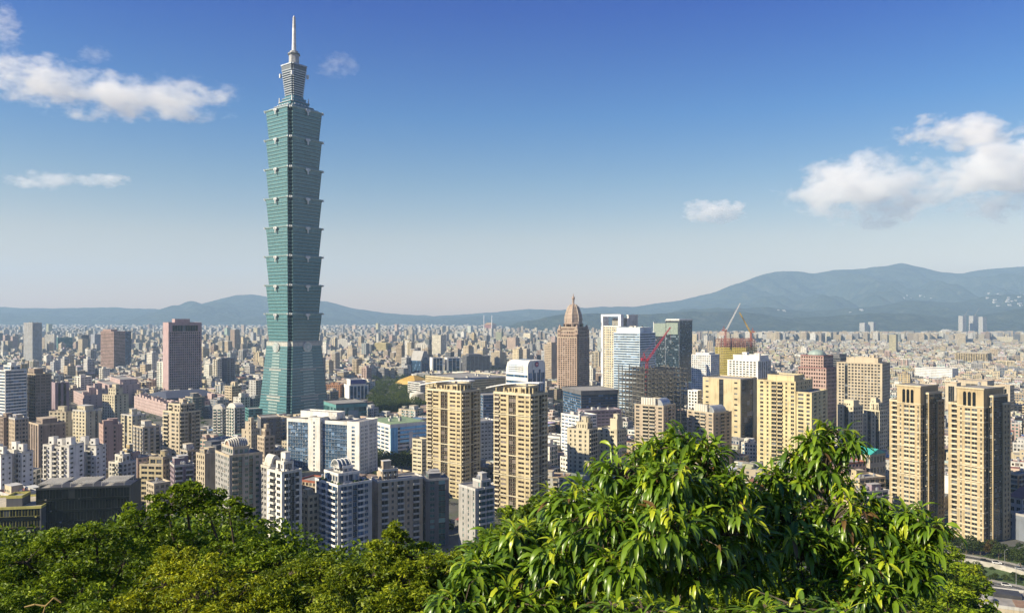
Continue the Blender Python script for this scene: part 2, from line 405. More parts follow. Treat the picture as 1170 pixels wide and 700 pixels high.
def roof_stuff(root, w, d, z, kind, rnd, mats, cx=0, cy=0):
    if kind in ('rooms', 'pent', 'big'):
        k = rnd.randint(1, 2) if kind != 'big' else 1
        for i in range(k):
            a, b = (w*.62, d*.55) if kind == 'big' else (min(w*.5, rnd.uniform(4, 9)), min(d*.5, rnd.uniform(4, 8)))
            x = cx+rnd.uniform(-1, 1)*(w-a)*.36; y = cy+rnd.uniform(-1, 1)*(d-b)*.36; h = rnd.uniform(2.8, 5.5) if kind != 'big' else rnd.uniform(4, 6)
            m = MB(); m.box(x-a/2, x+a/2, y-b/2, y+b/2, z-.1, z+h, 0, 2); m.box(x-a/2-.2, x+a/2+.2, y-b/2-.2, y+b/2+.2, z+h, z+h+.25, 1)
            for q in range(max(1, int(a/2.4))): m.box(x-a/2+.6+q*2.2, x-a/2+1.7+q*2.2, y-b/2-.05, y-b/2-.02, z+1.0, z+2.2, 3)
            m.build('roof_room', [mats[0], mats[1], ROOF, mats[2]], root)
    if kind in ('rooms', 'pent', 'tanks'):
        for i in range(rnd.randint(1, 3)):
            m = MB(); tank(m, cx+rnd.uniform(-.38, .38)*w, cy+rnd.uniform(-.38, .38)*d, z); m.build('water_tank', STEEL, root)
    if kind == 'plant':
        for i in range(rnd.randint(3, 6)):
            a, b = rnd.uniform(2, 4.5), rnd.uniform(1.8, 3.2); x = cx+rnd.uniform(-.33, .33)*w; y = cy+rnd.uniform(-.33, .33)*d
            m = MB(); m.box(x-a/2, x+a/2, y-b/2, y+b/2, z-.1, z+rnd.uniform(1.5, 3), 0); m.lathe([(.7, z+1), (.7, z+3.3)], 10, 1, x, y); m.build('cooling_unit', [wm('lgrey'), DARKMETAL], root)
HEROES = []
def H(name, cat, label, l, c, r, top, Y, F='w', R='w', wall='beige', trim=None, gl='dark', n=None, fh=3.3, asp=.8, rot=None, roof='rooms', lm=None,
      group=None, steps=None, near=None, wd=None, vb=None, seed=None, rail=None, bal=1.0, done=True, **kw):
    if rot is None: rot, w, d = solve(l, c, r, Y, asp)
    else: _, w, d = corner(l, c, r, Y, rot)
    if wd: w, d = wd
    d = min(max(d, 7), 90); w = min(max(w, 5), 140)
    th = R_(rot); Cx, Cy = (c-CX)*Y/FPX, Y
    ox = Cx - (math.cos(th)*w/2 + math.sin(th)*d/2); oy = Cy - (math.sin(th)*w/2 - math.cos(th)*d/2)
    z1 = zat(top, Y)
    root = empty(name, (ox, oy, 0), th, label, cat, group)
    mats = [wm(wall), wm(trim or wall), gm(gl), gm('black'), ROOF]
    b = Bld(w, d); b.root = root; b.mats = mats; b.z1 = z1; b.rot = rot; b.th = th
    rnd = random.Random(seed if seed is not None else hash((l, c, top)) % 9999); b.rnd = rnd
    n = n or max(2, round(z1/fh)); b.n = n
    near = (Y <= 700) if near is None else near; b.near = near; b.rail = wm(rail) if rail else None; b.bal = bal
    HEROES.append(dict(l=l, r=r, top=top, Y=Y, ox=ox, oy=oy, rad=.5*math.hypot(w, d), lm=lm, vb=vb if vb else HZ+EYE*FPX/Y-8, w=w, d=d, label=label, z1=z1))
    if done:
        b.block(w, d, 0, z1, n, F, R, **kw)
        for st in (steps or []):                                       # (fraction w, fraction d, extra height, cx frac, cy frac[, F, R])
            fw, fd, eh, fx, fy = st[:5]
            b.block(w*fw, d*fd, z1, z1+eh, max(1, round(eh/3.4)), st[5] if len(st) > 5 else F, st[6] if len(st) > 6 else R, cx=w*fx, cy=d*fy, **kw)
        if not steps: roof_stuff(root, w, d, z1, roof, rnd, mats)
        else:
            fw, fd, eh, fx, fy = steps[-1][:5]; roof_stuff(root, w*fw, d*fd, z1+eh, roof, rnd, mats, w*fx, d*fy)
        finish(b, root, mats, near, bal, b.rail)
    return b
def done(b): return finish(b, b.root, b.mats, b.near, b.bal, b.rail)

# ------------------------------------------------------------------ the great green tower
def tower():
    Yt = 965.0; x0 = xat(336, 995); th = R_(-37.3)
    root = empty('skyscraper', (x0, Yt+30, 0), th, 'tallest tower, green glass pagoda skyscraper of stacked flared sections with a spire', 'skyscraper')
    Yc = Yt+30; zz = lambda py: EYE+(HZ-py)*Yc/FPX
    HEROES.append(dict(l=296, r=372, top=18, Y=Yt, ox=x0, oy=Yt+30, rad=52, lm='the tall green tower', vb=476, w=70, d=70, label='', z1=500))
    def tg(name, col, rough=.16):
        t = NT(name); tc = t.n('ShaderNodeTexCoord'); geo = t.n('ShaderNodeNewGeometry')
        sp = t.n('ShaderNodeSeparateXYZ', {0: tc.outputs['Object']})
        u = t.math('ADD', sp.outputs[0], sp.outputs[1])
        cu = t.math('FLOOR', t.math('MULTIPLY', u, .5)); cz = t.math('FLOOR', t.math('MULTIPLY', sp.outputs[2], 1/2.1))
        wn = t.n('ShaderNodeTexWhiteNoise', {0: t.n('ShaderNodeCombineXYZ', {0: cu, 1: cz, 2: 3.0}).outputs[0]}, noise_dimensions='3D').outputs[0]
        n2 = t.n('ShaderNodeTexNoise', {0: tc.outputs['Object'], 'Scale': .05, 'Detail': 3.0}).outputs[0]
        fr = t.math('FRACT', t.math('MULTIPLY', u, .5))
        mul = t.math('LESS_THAN', fr, .10)
        c = t.ramp(t.math('ADD', t.math('MULTIPLY', wn, .5), t.math('MULTIPLY', n2, .5)), [(.2, tuple(x*.78 for x in col)), (.55, col), (.85, tuple(x*1.2 for x in col))])
        c = t.mix(mul, c, tuple(x*.55+.02 for x in col))
        t.surf(t.pr(Base_Color=c, Roughness=rough, Specular_IOR_Level=.45).outputs[0]); return t.mat
    GL = tg('green_curtain_glass', (.092, .212, .240)); GD = tg('shaded_notch_glass', (.018, .045, .055), .15)  # second glass carries the shade of the corner notches in its colour
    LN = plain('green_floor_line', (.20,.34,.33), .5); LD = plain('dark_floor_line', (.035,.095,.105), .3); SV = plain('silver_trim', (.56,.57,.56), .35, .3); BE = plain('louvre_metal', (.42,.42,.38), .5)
    def poly(a, k):
        return [(a-k,-a),(a-k,-a+k),(a,-a+k),(a,a-k),(a-k,a-k),(a-k,a),(-a+k,a),(-a+k,a-k),(-a,a-k),(-a,-a+k),(-a+k,-a+k),(-a+k,-a)]
    MS = [1, 1, 0, 1, 1, 0, 1, 1, 0, 1, 1, 0]
    def ring(a, k, z): return [(x, y, z) for x, y in poly(a, k)]
    # tapered base
    zb = zz(389); b = MB(); A0, A1 = 34.0, 25.9; nf = 27; K = 4.6
    A = lambda z: A0+(A1-A0)*z/zb
    b.loft([ring(A(0), K, 0), ring(A(zb), K, zb)], 0, True, MS)
    for i in range(1, nf+1):
        z = zb*i/nf
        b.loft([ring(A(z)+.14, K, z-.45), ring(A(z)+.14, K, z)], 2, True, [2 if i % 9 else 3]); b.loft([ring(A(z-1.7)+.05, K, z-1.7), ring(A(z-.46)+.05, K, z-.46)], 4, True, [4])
    base = b.build('tapered_base', [GL, GD, LN, SV, LD], root)
    for f in range(4):                                   # striped panel up the middle of each face
        m = MB(); ca, sa = math.cos(f*math.pi/2), math.sin(f*math.pi/2); rt = lambda p: (p[0]*ca-p[1]*sa, p[0]*sa+p[1]*ca, p[2])
        for i in range(nf-3):
            z0 = zb*(i+.15)/nf; z1 = zb*(i+.60)/nf; hw = 7.0+2.5*(1-i/nf); mi = 1 if i in (7, 8, 17) else 0
            hw2 = hw*1.55 if mi else hw
            y0, y1 = -A(z0)-.35, -A(z1)-.35
            pts = [(-hw2, y0, z0), (hw2, y0, z0), (hw2, y0+.5, z0), (-hw2, y0+.5, z0)]; pt2 = [(-hw2, y1, z1), (hw2, y1, z1), (hw2, y1+.5, z1), (-hw2, y1+.5, z1)]
            m.loft([[rt(p) for p in pts], [rt(p) for p in pt2]], mi)
        m.build('striped_panel', [plain('panel_stripe', (.34,.44,.42), .4, .2), BE], base)
        m = MB()                                          # round coin emblem above it
        cen = Vector((0, -A1-.6, zz(396)+.5)); m.tube(cen, cen+Vector((0, -1.6, 0)), 6.4, 6.4, 32, 0); m.tube(cen+Vector((0, -1.6, 0)), cen+Vector((0, -2.0, 0)), 5.2, 5.0, 32, 1)
        m.box(-1.5, 1.5, -A1-2.9, -A1-2.55, cen.z-1.5, cen.z+1.5, 0)
        m.build('coin_emblem', [SV, plain('coin_metal', (.40,.47,.46), .4, .2)], base).rotation_euler = (0, 0, f*math.pi/2)
    m = MB(); m.loft([ring(A1+.5, K, zz(395)), ring(A1+.5, K, zz(390))], 0, True, None); m.build('base_cornice', [BE], base)
    edges = [389, 357.5, 325.5, 293, 260.5, 228, 194.7, 161.5, 128.5]
    for i in range(8):
        z0, z1 = zz(edges[i]), zz(edges[i+1]); a0, a1 = 24.2, 27.6; b = MB(); zt = z1-2.4
        AA = lambda z: a0+(a1-.8-a0)*(z-z0)/(zt-z0)
        b.loft([ring(a0, 4.6, z0), ring(a1-.8, 4.6, zt)], 0, True, MS)
        for j in range(1, 8):
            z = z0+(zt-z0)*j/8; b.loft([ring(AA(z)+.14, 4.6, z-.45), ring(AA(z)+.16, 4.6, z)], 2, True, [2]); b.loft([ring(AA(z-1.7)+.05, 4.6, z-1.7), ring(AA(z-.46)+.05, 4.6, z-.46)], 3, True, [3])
        mod = b.build('tower_section', [GL, GD, LN, LD], root)
        m = MB(); m.loft([ring(a1-.7, 4.6, zt-.2), ring(a1+.1, 4.7, zt+.7), ring(a1+.15, 4.7, z1-.5), ring(a1-.9, 4.7, z1)], 0, True, [0])
        m.build('ledge', [plain('ledge_metal', (.20,.30,.30), .4, .1)], mod)
        for f in range(4):
            m = MB(); y = -a1-.5; zc = zt-1.0
            for sg in (-1, 1):
                m.tube((sg*2.2, y, zc+.8), (sg*2.2, y-1.2, zc+.8), 1.5, 1.3, 12); m.tube((sg*2.2, y-.3, zc+2), (sg*.6, y-.3, zc-2.2), .7, .5, 6)
            m.box(-.8, .8, y-1.0, y-.1, zc-5.2, zc+2.6); m.box(-2.9, 2.9, y-.9, y-.1, zc+1.9, zc+2.7)
            m.build('cloud_ornament', SV, mod).rotation_euler = (0, 0, f*math.pi/2)
            m = MB(); q = a1-4.2; m.box(q, q+1.5, -a1-.9, -a1+.7, zt+.2, zt+2.2); m.box(a1-.7, a1+.9, -q-1.5, -q, zt+.2, zt+2.2); m.tube((q+.6, -q-.6, zt-.5), (q+.6, -q-.6, zt+3), .9, .5, 8)
            m.build('corner_finial', SV, mod).rotation_euler = (0, 0, f*math.pi/2)
    zt = zz(128.5); GR = plain('crown_grey', (.26,.30,.33), .45, .1); DK = glassm(G['teal'])
    b = MB()
    for a, p0, p1, mi in ((24.4, 128.5, 127, 0), (19, 127, 124.5, 1), (19.5, 124.5, 123.8, 0), (14.5, 123.8, 119.5, 1), (15.3, 119.5, 118.6, 0), (11.5, 118.6, 115.0, 1), (11.9, 115.0, 114.3, 0), (9.4, 114.3, 111.5, 1)):
        b.loft([ring(a, a*.16, zz(p0)), ring(a-.3, a*.16, zz(p1))], mi, True)
    b.build('crown_terrace', [GR, GL], root)
    for sx_, sy_ in ((1, -1), (-1, -1), (1, 1), (-1, 1)):
        m = MB(); m.tube((sx_*13, sy_*13, zz(119)), (sx_*13, sy_*13, zz(113)), 1.0, .6, 8); m.build('roof_mast', SV, root)
    for q in range(-2, 3):
        for x0, y0 in ((q*5-1.5, -17.5), (15.5, q*5-1.5)):
            m = MB(); m.box(x0, x0+1.8, y0, y0+1.8, zz(124), zz(122.3)); m.build('roof_unit', SV, root)
    b = MB(); nb = 12
    for i in range(nb):
        p0 = 112-(112-82)*i/nb; p1 = 112-(112-82)*(i+1)/nb; pm = p1+(p0-p1)*.42; a = 8.3+3.0*(i/nb)
        b.loft([ring(a, 1.8, zz(p0)), ring(a+.1, 1.8, zz(pm))], 1, True); b.loft([ring(a+.9, 1.9, zz(pm)), ring(a+1.0, 1.9, zz(p1))], 0, True)
    b.loft([ring(11.9, 2, zz(82)), ring(12.1, 2, zz(77))], 2, True); b.loft([ring(12.8, 2, zz(77)), ring(12.6, 2, zz(75.6))], 0, True)
    b.build('crown_block', [plain('crown_band', (.36,.40,.44), .4, .2), glassm((.03,.05,.07)), plain('crown_dark', (.10,.12,.14), .5)], root)
    for sx_, sy_ in ((1, -1), (-1, -1), (1, 1), (-1, 1)):
        m = MB(); m.box(sx_*12.2-1.2, sx_*12.2+1.2, sy_*12.2-1.2, sy_*12.2+1.2, zz(90), zz(85.5)); m.build('corner_bracket', SV, root)
    b = MB(); o8 = math.pi/8
    b.lathe([(8.6, zz(75.6)), (8.6, zz(74)), (6.8, zz(74)), (6.6, zz(64)), (7.8, zz(63.5)), (7.8, zz(61.5)), (5.6, zz(61.2)), (5.2, zz(59))], 8, 0, rot=o8)
    for i in range(8): b.box(*[v for v in (-.01, .01)], -.01, .01, zz(74), zz(73.9), 1)
    b.lathe([(8.1, zz(63.4)), (8.1, zz(62.3))], 8, 1, rot=o8)
    b.build('lantern', [plain('lantern_stone', (.32,.33,.34), .5), plain('lantern_dark', (.05,.06,.07), .4)], root)
    b = MB(); b.lathe([(3.0, zz(59)), (2.6, zz(50)), (2.3, zz(36)), (1.9, zz(27)), (1.5, zz(20)), (.5, zz(18))], 12, 0)
    for i in range(9): b.lathe([(2.35-.05*i, zz(33-i*1.5)), (2.35-.05*i, zz(32.5-i*1.5))], 12, 1)
    b.build('spire', [plain('spire_white', (.56,.57,.58), .4), plain('spire_ring', (.35,.36,.38), .4)], root)
tower()
# ------------------------------------------------------------------ buildings one can point at, far left to far right
AP, OF = 'apartment_building', 'office_building'
apt, off = 'apartment block', 'office building'
# --- far left skyline
H('office_tower', 'office tower', 'pale grey slab tower standing alone furthest left on the skyline', 27, 37, 48, 369, 2000, 'w', 'w', 'lgrey', gl='blue', lm='the pale grey slab tower', roof='plant', wh=.55)
H(OF, off, 'small cream white slab on the skyline beside the teal glass block', 51, 62, 64.5, 383, 2600, 'w', 'w', 'offwhite', gl='blue', roof='plant')
H(OF, off, 'low teal glass block far off on the left skyline', 64, 66, 83, 386, 2700, 'G', 'G', 'teal', gl='teal', lm='the teal glass block', roof='plant', wh=.7, sill=.2)
H('office_tower', 'office tower', 'slim dark brown tower right of the teal glass block', 90, 93, 102, 383, 2500, 'w', 'w', 'dgrey', gl='dark', roof='plant')
H('office_tower', 'office tower', 'pink brown striped tower with a sunlit left side, left of the maroon tower', 115, 130, 143, 379, 1750, 'G', 'G', 'rose', gl='brown', lm='the pink brown tower', roof='big', wh=.45, sill=.3)
H('office_tower', 'office tower', 'bluish glass slab half hidden behind the pink brown striped tower', 140, 143, 150, 379, 1850, 'G', 'G', 'slate', gl='blue', roof='plant', wh=.6)
b = H('office_tower', 'office tower', 'big maroon tower with a fine window grid and tall arched openings under its roof', 186, 192.5, 230.5, 369, 1300, '.w', 'w', (.38,.275,.275), gl='black', lm='the maroon tower', done=False, vb=447)
b.block(b.w, b.d, 0, b.z1-15, 26, ':', '.wwwwwww|' if False else '.wwwwwwwwwwwwwww.|', wh=.62, sill=.2)
b.block(b.w-.2, b.d-.2, b.z1-15, b.z1, 1, ':', '.:gggggggggg:.|', wh=.6, top=4.0)
b.block(b.w*.5, b.d*.45, b.z1, b.z1+6, 1, ':', ':', cy=-2); done(b)
# --- trade centre: pink stepped block and low hall
b = H('exhibition_centre', 'exhibition hall', 'stepped pink terraced exhibition building left of the maroon tower', 84, 96, 160, 452, 1120, ':', 'n', 'pink', gl='brown', lm='the pink terraced hall', done=False, vb=470)
for i, (x, y, ww, dd, e) in enumerate([(0,0,1,1,0),(0,.12,1,.76,7),(0,.22,1,.56,13),(-.1,.34,.8,.32,19)]):
    zb_ = 0 if i == 0 else b.z1+[0,0,7,13][i]
    b.block(b.w*ww, b.d*dd, zb_, b.z1+e, max(1, round((b.z1+e-zb_)/4)), ':n', '::n', cx=b.w*x, cy=b.d*y, wh=.4)
for i in range(9): b.block(9, 10, b.z1-6+i%3*3, b.z1+3+(i*7) % 5*3, 1, ':', ':n', cx=b.w*.3, cy=-b.d*.42+i*b.d*.1)
done(b)
b = H('exhibition_centre', 'exhibition hall', 'long low pink hall with a dark sloping roof below the maroon tower', 152, 190, 284, 462, 1010, ':n', '::n', 'pink', gl='brown', lm='the dark roofed pink hall', done=False, vb=490)
b.block(b.w, b.d, 0, b.z1, 4, ':n', '::n', wh=.4)
m = MB(); w_, d_ = b.w*.30, b.d*.40; z_ = b.z1
m.loft([[(-w_, -d_, z_), (w_, -d_, z_), (w_, d_, z_), (-w_, d_, z_)], [(-w_*.96, -d_*.98, z_+5), (w_*.96, -d_*.98, z_+5), (w_*.96, d_*.98, z_+5), (-w_*.96, d_*.98, z_+5)], [(-w_*.25, -d_*.75, z_+10.5), (w_*.25, -d_*.75, z_+10.5), (w_*.25, d_*.75, z_+10.5), (-w_*.25, d_*.75, z_+10.5)]], 0, True, None)
m.build('roof', plain('dark_roof_sheet', (.06,.065,.085), .5), b.root)
rg = random.Random(6)
for i in range(13):
    f_ = (i+rg.uniform(-.25, .25))/13; b.block(rg.uniform(9, 20), b.d*.07*rg.uniform(.6, .98), b.z1-rg.uniform(4, 9), b.z1+rg.choice((-1.5, 1, 3, 5, 8)), 1, ':', rg.choice((':n', 'n', ':')), cx=b.w*rg.uniform(.3, .44), cy=-b.d*.46+f_*b.d*.92)
for i in range(9): b.block(9, 8, b.z1-8, b.z1+1.5+(i*3) % 4, 1, ':', ':n', cx=-b.w*.42+i*b.w*.1, cy=-b.d*.45)
done(b)
# --- left edge
H('office_tower', 'office tower', 'white and blue banded tower cut off by the left edge of the photo', -12, 6, 31, 424, 800, 'G', 'G', 'white', gl='blue', lm='the left edge tower', steps=[(.45,.45,4.5,.1,.1)], wh=.5, sill=.3, vb=490)
H(AP, apt, 'brown slab tower with pale balconies right of the white and blue banded tower', 30, 40.5, 59, 428, 830, 'b', 'nn.', 'brown', 'tan', roof='big', lm='the balconied brown slab', vb=480, near=False)
H(OF, off, 'dark mauve slab with two blackish glass strips', 59, 63, 79, 438, 910, ':', ':g:g:|', 'mauve', gl='black', roof='plant', lm='the dark mauve slab', near=False)
H(AP, apt, 'cream fronted block with square windows in front of the dark mauve slab', 56, 75, 82, 471, 710, 'w.w', 'n:', 'cream', 'beige', near=True, lm='the cream fronted block', vb=508)
H(AP, apt, 'cream and grey block with a curved roof room right of the cream fronted block', 83, 98, 116, 470, 690, 'w.w.', ':n:r:|', 'cream', 'lgrey', roof='big', lm='the cream and grey block')
H(AP, apt, 'brown flat fronted block with a grey shaded side at the far left', -4, 4, 17, 478, 650, 'n', '.n', 'brown', vb=515)
H(AP, apt, 'brown block with pale stripes second from the left edge', 10, 17, 33, 479, 640, 'n.', 'wn', 'tan', 'lgrey', vb=515, lm='the pale striped brown block')
b = H(AP, apt, 'wide plain brown block rising behind the white stepped flats', 33, 44, 75, 486, 590, 'r:', '.n::n', 'brown', 'tan', vb=535, roof='big', lm='the wide brown block')
def stepped(lab, l, c, r, top, Y, lm, wall='white', trim='offwhite', tw=True, n=None):
    b = H(AP, apt, lab, l, c, r, top, Y, 'wb', 'w', wall, trim, done=False, lm=lm, vb=560, n=n)
    k = 3 if tw else 2
    for i in range(k):
        ww = b.w/k; b.block(ww-.02, b.d*(.86 if i % 2 else 1), 0, b.z1-(1.2 if i % 2 else 0), b.n, 'bw.', 'w:w', cx=-b.w/2+ww*(i+.5), cy=0, wh=.42)
        m = MB(); x = -b.w/2+ww*(i+.4)
        m.box(x-2, x+2, -b.d*.2, b.d*.12, b.z1-.1, b.z1+5.5-(i % 2)*1.2, 0, 1); m.box(x-1.2, x+.2, -b.d*.2-.03, -b.d*.2, b.z1+1, b.z1+2.4, 2)
        m.build('roof_room', [b.mats[0], ROOF, b.mats[3]], b.root)
    done(b)
stepped('white stepped flats with tall roof rooms above the roof of the dark glass hall', 49, 79, 96, 510, 520, 'the white stepped flats')
stepped('white stepped flats half overlapped by the similar flats to their left', 86, 109, 122, 509, 540, 'the overlapped white flats', tw=False)
stepped('white flats cut off by the left edge, with grey shaded right side', -10, 0, 15, 519, 470, None, tw=False)
stepped('narrow white flats between the left edge and the wide brown block', 8, 24, 39, 516, 480, 'the narrow white flats', tw=False)
H(AP, apt, 'dull brown block with an orange tint behind the white stepped flats', 113, 118, 140, 487, 600, ':n', 'n:', 'rose', vb=520)
H(AP, apt, 'cream block with a tall stepped top below the pink terraced hall', 117, 131, 147, 452, 860, 'w.', 'w:', 'cream', 'beige', steps=[(.6,.5,7,0,0)], lm='the cream stepped block', near=False)
H(AP, apt, 'pale cream block with a vertical dark slot, in the middle of the left cluster', 138, 151, 167, 475, 740, 'wr.w|', 'w:n', 'cream', 'lgrey', lm='the slotted cream block', near=True)
H(AP, apt, 'greyish block with brown shaded side right of the slotted cream block', 152, 163, 184, 489, 680, 'wb', '.b.', 'lgrey', 'beige', vb=520)
H(AP, apt, 'small white flats with many roof huts behind the dark glass hall', 124, 140, 156, 530, 560, 'wb', 'w', 'offwhite', roof='pent', steps=[(.5,.6,5,-.1,.1),(.3,.3,4,.1,-.1)])
b = H(AP, apt, 'tall beige tower with notched corners in the left foreground cluster', 186, 205, 229, 472, 620, 'b.wn|', 'bwrwb|', 'beige', 'cream', lm='the notched beige tower', steps=[(.72,.7,6,0,0),(.4,.4,5,0,.05)], vb=530)
H(AP, apt, 'low ochre block with stepped arched terraces left of the notched beige tower', 160, 186, 196, 532, 510, 'W', 'w', 'gold', 'beige', steps=[(.6,.9,5,.18,0),(.32,.8,4.5,.32,0)], lm='the arched ochre block', fh=3.6)
H(AP, apt, 'small flat roofed beige house at the edge of the trees', 167, 176, 195, 554, 470, 'w', 'w', 'beige', roof='tanks')
def rounded(lab, l, c, r, top, Y, lm=None):
    b = H(AP, apt, lab, l, c, r, top, Y, 'b.', 'rb', 'lgrey', 'offwhite', gl='teal', done=False, lm=lm, near=True, vb=500)
    b.block(b.w, b.d, 0, b.z1-2, b.n, 'b.', 'rb')
    m = MB(); pr = []
    for k in range(13):
        a = math.pi*k/12; pr.append((-math.cos(a)*b.w/2, b.z1-2+math.sin(a)*5))
    m.loft([[(x, -b.d*.4, z) for x, z in pr], [(x, b.d*.4, z) for x, z in pr]], 0); m.build('vaulted_roof', b.mats[1], b.root); done(b)
rounded('round topped block with white balcony stripes, left of its near twin', 243, 254, 258, 465, 800, 'the round topped twins')
rounded('round topped grey green block with white balcony stripes, right of its near twin', 259, 268, 280, 464, 790)
H(AP, apt, 'grey block with open upper floors just right of the notched beige tower', 206, 214, 226, 516, 560, 'b', 'g.b', 'lgrey', 'beige', vb=550)
H(AP, apt, 'mauve beige block with dark bay windows behind the tree line', 194, 199, 222, 533, 500, 'w', 'b.b', 'mauve', 'lgrey')
# --- foreground apartments left of centre
b = H(AP, apt, 'pinkish beige block with small windows, left neighbour of the block with the fan shaped crown', 224, 234, 248, 520, 455, 'n', ':', 'beige', lm='the pinkish beige block', vb=575)
b = H(AP, apt, 'large grey and beige block crowned by a fan of curved white ribs', 246, 262, 300, 522, 430, 'n.w|', 'br.wr.w|', 'grey', 'beige', gl='teal', done=False, lm='the fan crowned block', vb=600)
b.block(b.w, b.d, 0, b.z1, b.n, 'n.n', '.br.wr.w.|', wh=.5); z_ = b.z1
b.block(b.w*.8, b.d*.5, z_, z_+4, 1, 'w', 'w', cx=0, cy=-b.d*.1)
for i in range(9):
    m = MB(); y = -b.d*.36+i*b.d*.065; pr = [(math.cos(math.pi*k/12), math.sin(math.pi*k/12)) for k in range(13)]
    R0, R1 = 5.6-.25*abs(i-4), 4.6-.25*abs(i-4)
    ring_ = [(x*R0, zq*R0) for x, zq in pr]+[(x*R1, zq*R1) for x, zq in pr[::-1]]
    m.loft([[(x, y, z_+3.9+zq) for x, zq in ring_], [(x, y+.6, z_+3.9+zq) for x, zq in ring_]], 0); m.build('crown_rib', wm('offwhite'), b.root)
m = MB(); m.loft([[(x*4.2, yy, z_+3.9+zq*4.2) for x, zq in pr] for yy in (-b.d*.33, b.d*.2)], 0); m.build('barrel_roof', plain('barrel_roof_tile', (.25,.16,.12), .7), b.root); done(b)
H(AP, apt, 'small beige block with a plain tall top behind the fan crowned block', 276, 287, 297, 492, 620, ':n', 'n', 'beige', steps=[(.6,.6,6,0,0)], vb=525)
H(AP, apt, 'beige block with gabled roof room left of the white office with blue glass', 294, 302, 314, 500, 570, 'n', 'w', 'tan', 'beige', vb=530, steps=[(.5,.5,5,0,0)])
b = H(AP, apt, 'pale grey block topped by an arched pediment, right of the fan crowned block', 298, 308, 323, 535, 430, 'w', 'b', 'grey', 'offwhite', done=False, lm='the arched pediment block', vb=590)
b.block(b.w, b.d, 0, b.z1, b.n, 'w', '.b.'); z_ = b.z1
m = MB(); pr = [(math.cos(math.pi*k/12), math.sin(math.pi*k/12)) for k in range(13)]
m.loft([[(b.w*.46, y*b.d*.36, z_+1.5+zq*5.5) for y, zq in pr], [(-b.w*.3, y*b.d*.36, z_+1.5+zq*5.5) for y, zq in pr]], 0)
m.loft([[(b.w*.47, y*b.d*.2, z_+2+zq*3) for y, zq in pr], [(b.w*.465, y*b.d*.2, z_+2+zq*3) for y, zq in pr]], 1); m.build('arched_pediment', [wm('offwhite'), wm('brown')], b.root)
b.block(b.w*.9, b.d*.8, z_, z_+1.5, 1, ':', ':'); done(b)
H(AP, apt, 'white balconied block with a dark vertical slot beside the tree tops', 305, 322, 345, 541, 405, '.bw|', '.brrb.|', 'white', 'offwhite', lm='the white balconied block', steps=[(.5,.5,4,-.1,.1)], bal=1.3)
H(AP, apt, 'low cream flats squeezed between the white balconied block and the blue arch topped flats', 343, 352, 363, 568, 420, 'w', 'w', 'cream', lm=None)
# --- white office complex with blue glass
b = H(OF, off, 'white office complex with two tall striped blue glass panels', 322, 407, 428, 484, 640, 'w', 'w', 'white', gl='blue', rot=-24, done=False, lm='the white office with blue glass', vb=548, roof='plant')
z_, w_ = b.z1, b.w
def wing(w, d, cx, cy, z, pw):
    b.block(w, d, 0, z, 13, pw, '.nn.nn.', cx=cx, cy=cy, wh=.78 if 'G' in pw else .6, sill=.11, top=2.0, band=2 if 'G' in pw else 0)
wing(w_*.34, 22, -w_*.33, 4, z_-1, '.GGG.|'); wing(w_*.16, 26, -w_*.10, 4, z_+1.5, ':n:|'); wing(w_*.36, 22, w_*.16, 5, z_-1, 'GGG|'); wing(w_*.16, 27, w_*.42, 4.5, z_, '.n.|')
b.block(w_*.5, 12, z_, z_+5, 1, ':', ':', cx=-w_*.15, cy=8); roof_stuff(b.root, w_*.6, 12, z_+.5, 'plant', b.rnd, b.mats, w_*.2, 6)
m = MB()
for sg in (-1, 1): m.tube((w_*.1, 8+sg*3, z_), (w_*.1, 8+sg*3, z_+4), .9, .9, 10)
m.build('cooling_unit', STEEL, b.root); done(b)
b = H(OF, off, 'dark teal podium block with a screen at the right foot of the tall green tower', 370, 384, 419, 462, 900, ':', ':', 'teal', 'dgrey', gl='teal', done=False, lm='the dark teal podium', vb=478)
b.block(b.w, b.d, 0, b.z1-4, 4, 'G', 'G', wh=.8, sill=.1); b.block(b.w+.4, b.d+.4, b.z1-4, b.z1, 1, ':', ':')
m = MB(); m.box(b.w/2+.35, b.w/2+.8, -b.d*.12, b.d*.22, b.z1-26, b.z1-8); m.build('screen', plain('screen_panel', (.20,.28,.33), .3), b.root); done(b)
H(OF, off, 'low dark grey block with black openings at the left foot of the tall green tower', 294, 298, 321, 478, 740, ':', 'n:W', 'dgrey', 'tan', gl='black', lm=None, near=False, roof='flat')
H(OF, off, 'teal glass box left of the foot of the tall green tower', 280, 284, 300, 468, 930, 'G', 'G', 'teal', gl='teal', roof='flat', wh=.75, sill=.15)
# --- civic blocks around the park
H(OF, off, 'orange brown block beside the white block with a purple roof sign', 372, 388, 394, 440, 1260, 'w', 'w', (.36,.19,.11), gl='brown', lm=None)
b = H(OF, off, 'white block with tall dark window strips and a purple blue roof band', 393, 399, 421, 441, 1230, ':', '.grgrgrgrg.|', 'white', gl='blue', done=False, lm='the purple banded white block', vb=458)
b.block(b.w, b.d, 0, b.z1, b.n, ':', '.g.g.g.g.g.|'); b.block(b.w*.7, b.d*.8, b.z1, b.z1+9, 2, ':', ':')
m = MB(); m.box(b.w*.35+.1, b.w*.35+.5, -b.d*.4, b.d*.4, b.z1+2.5, b.z1+9.2); m.build('roof_sign', plain('purple_panel', (.05,.05,.24), .5), b.root); done(b)
b = H('civic_building', 'civic building', 'blue sided office with a pale green roof and white sunlit front', 420, 446, 488, 485, 720, '.W.|', 'G', 'sky', 'white', gl='blue', done=False, lm='the blue sided office', vb=538)
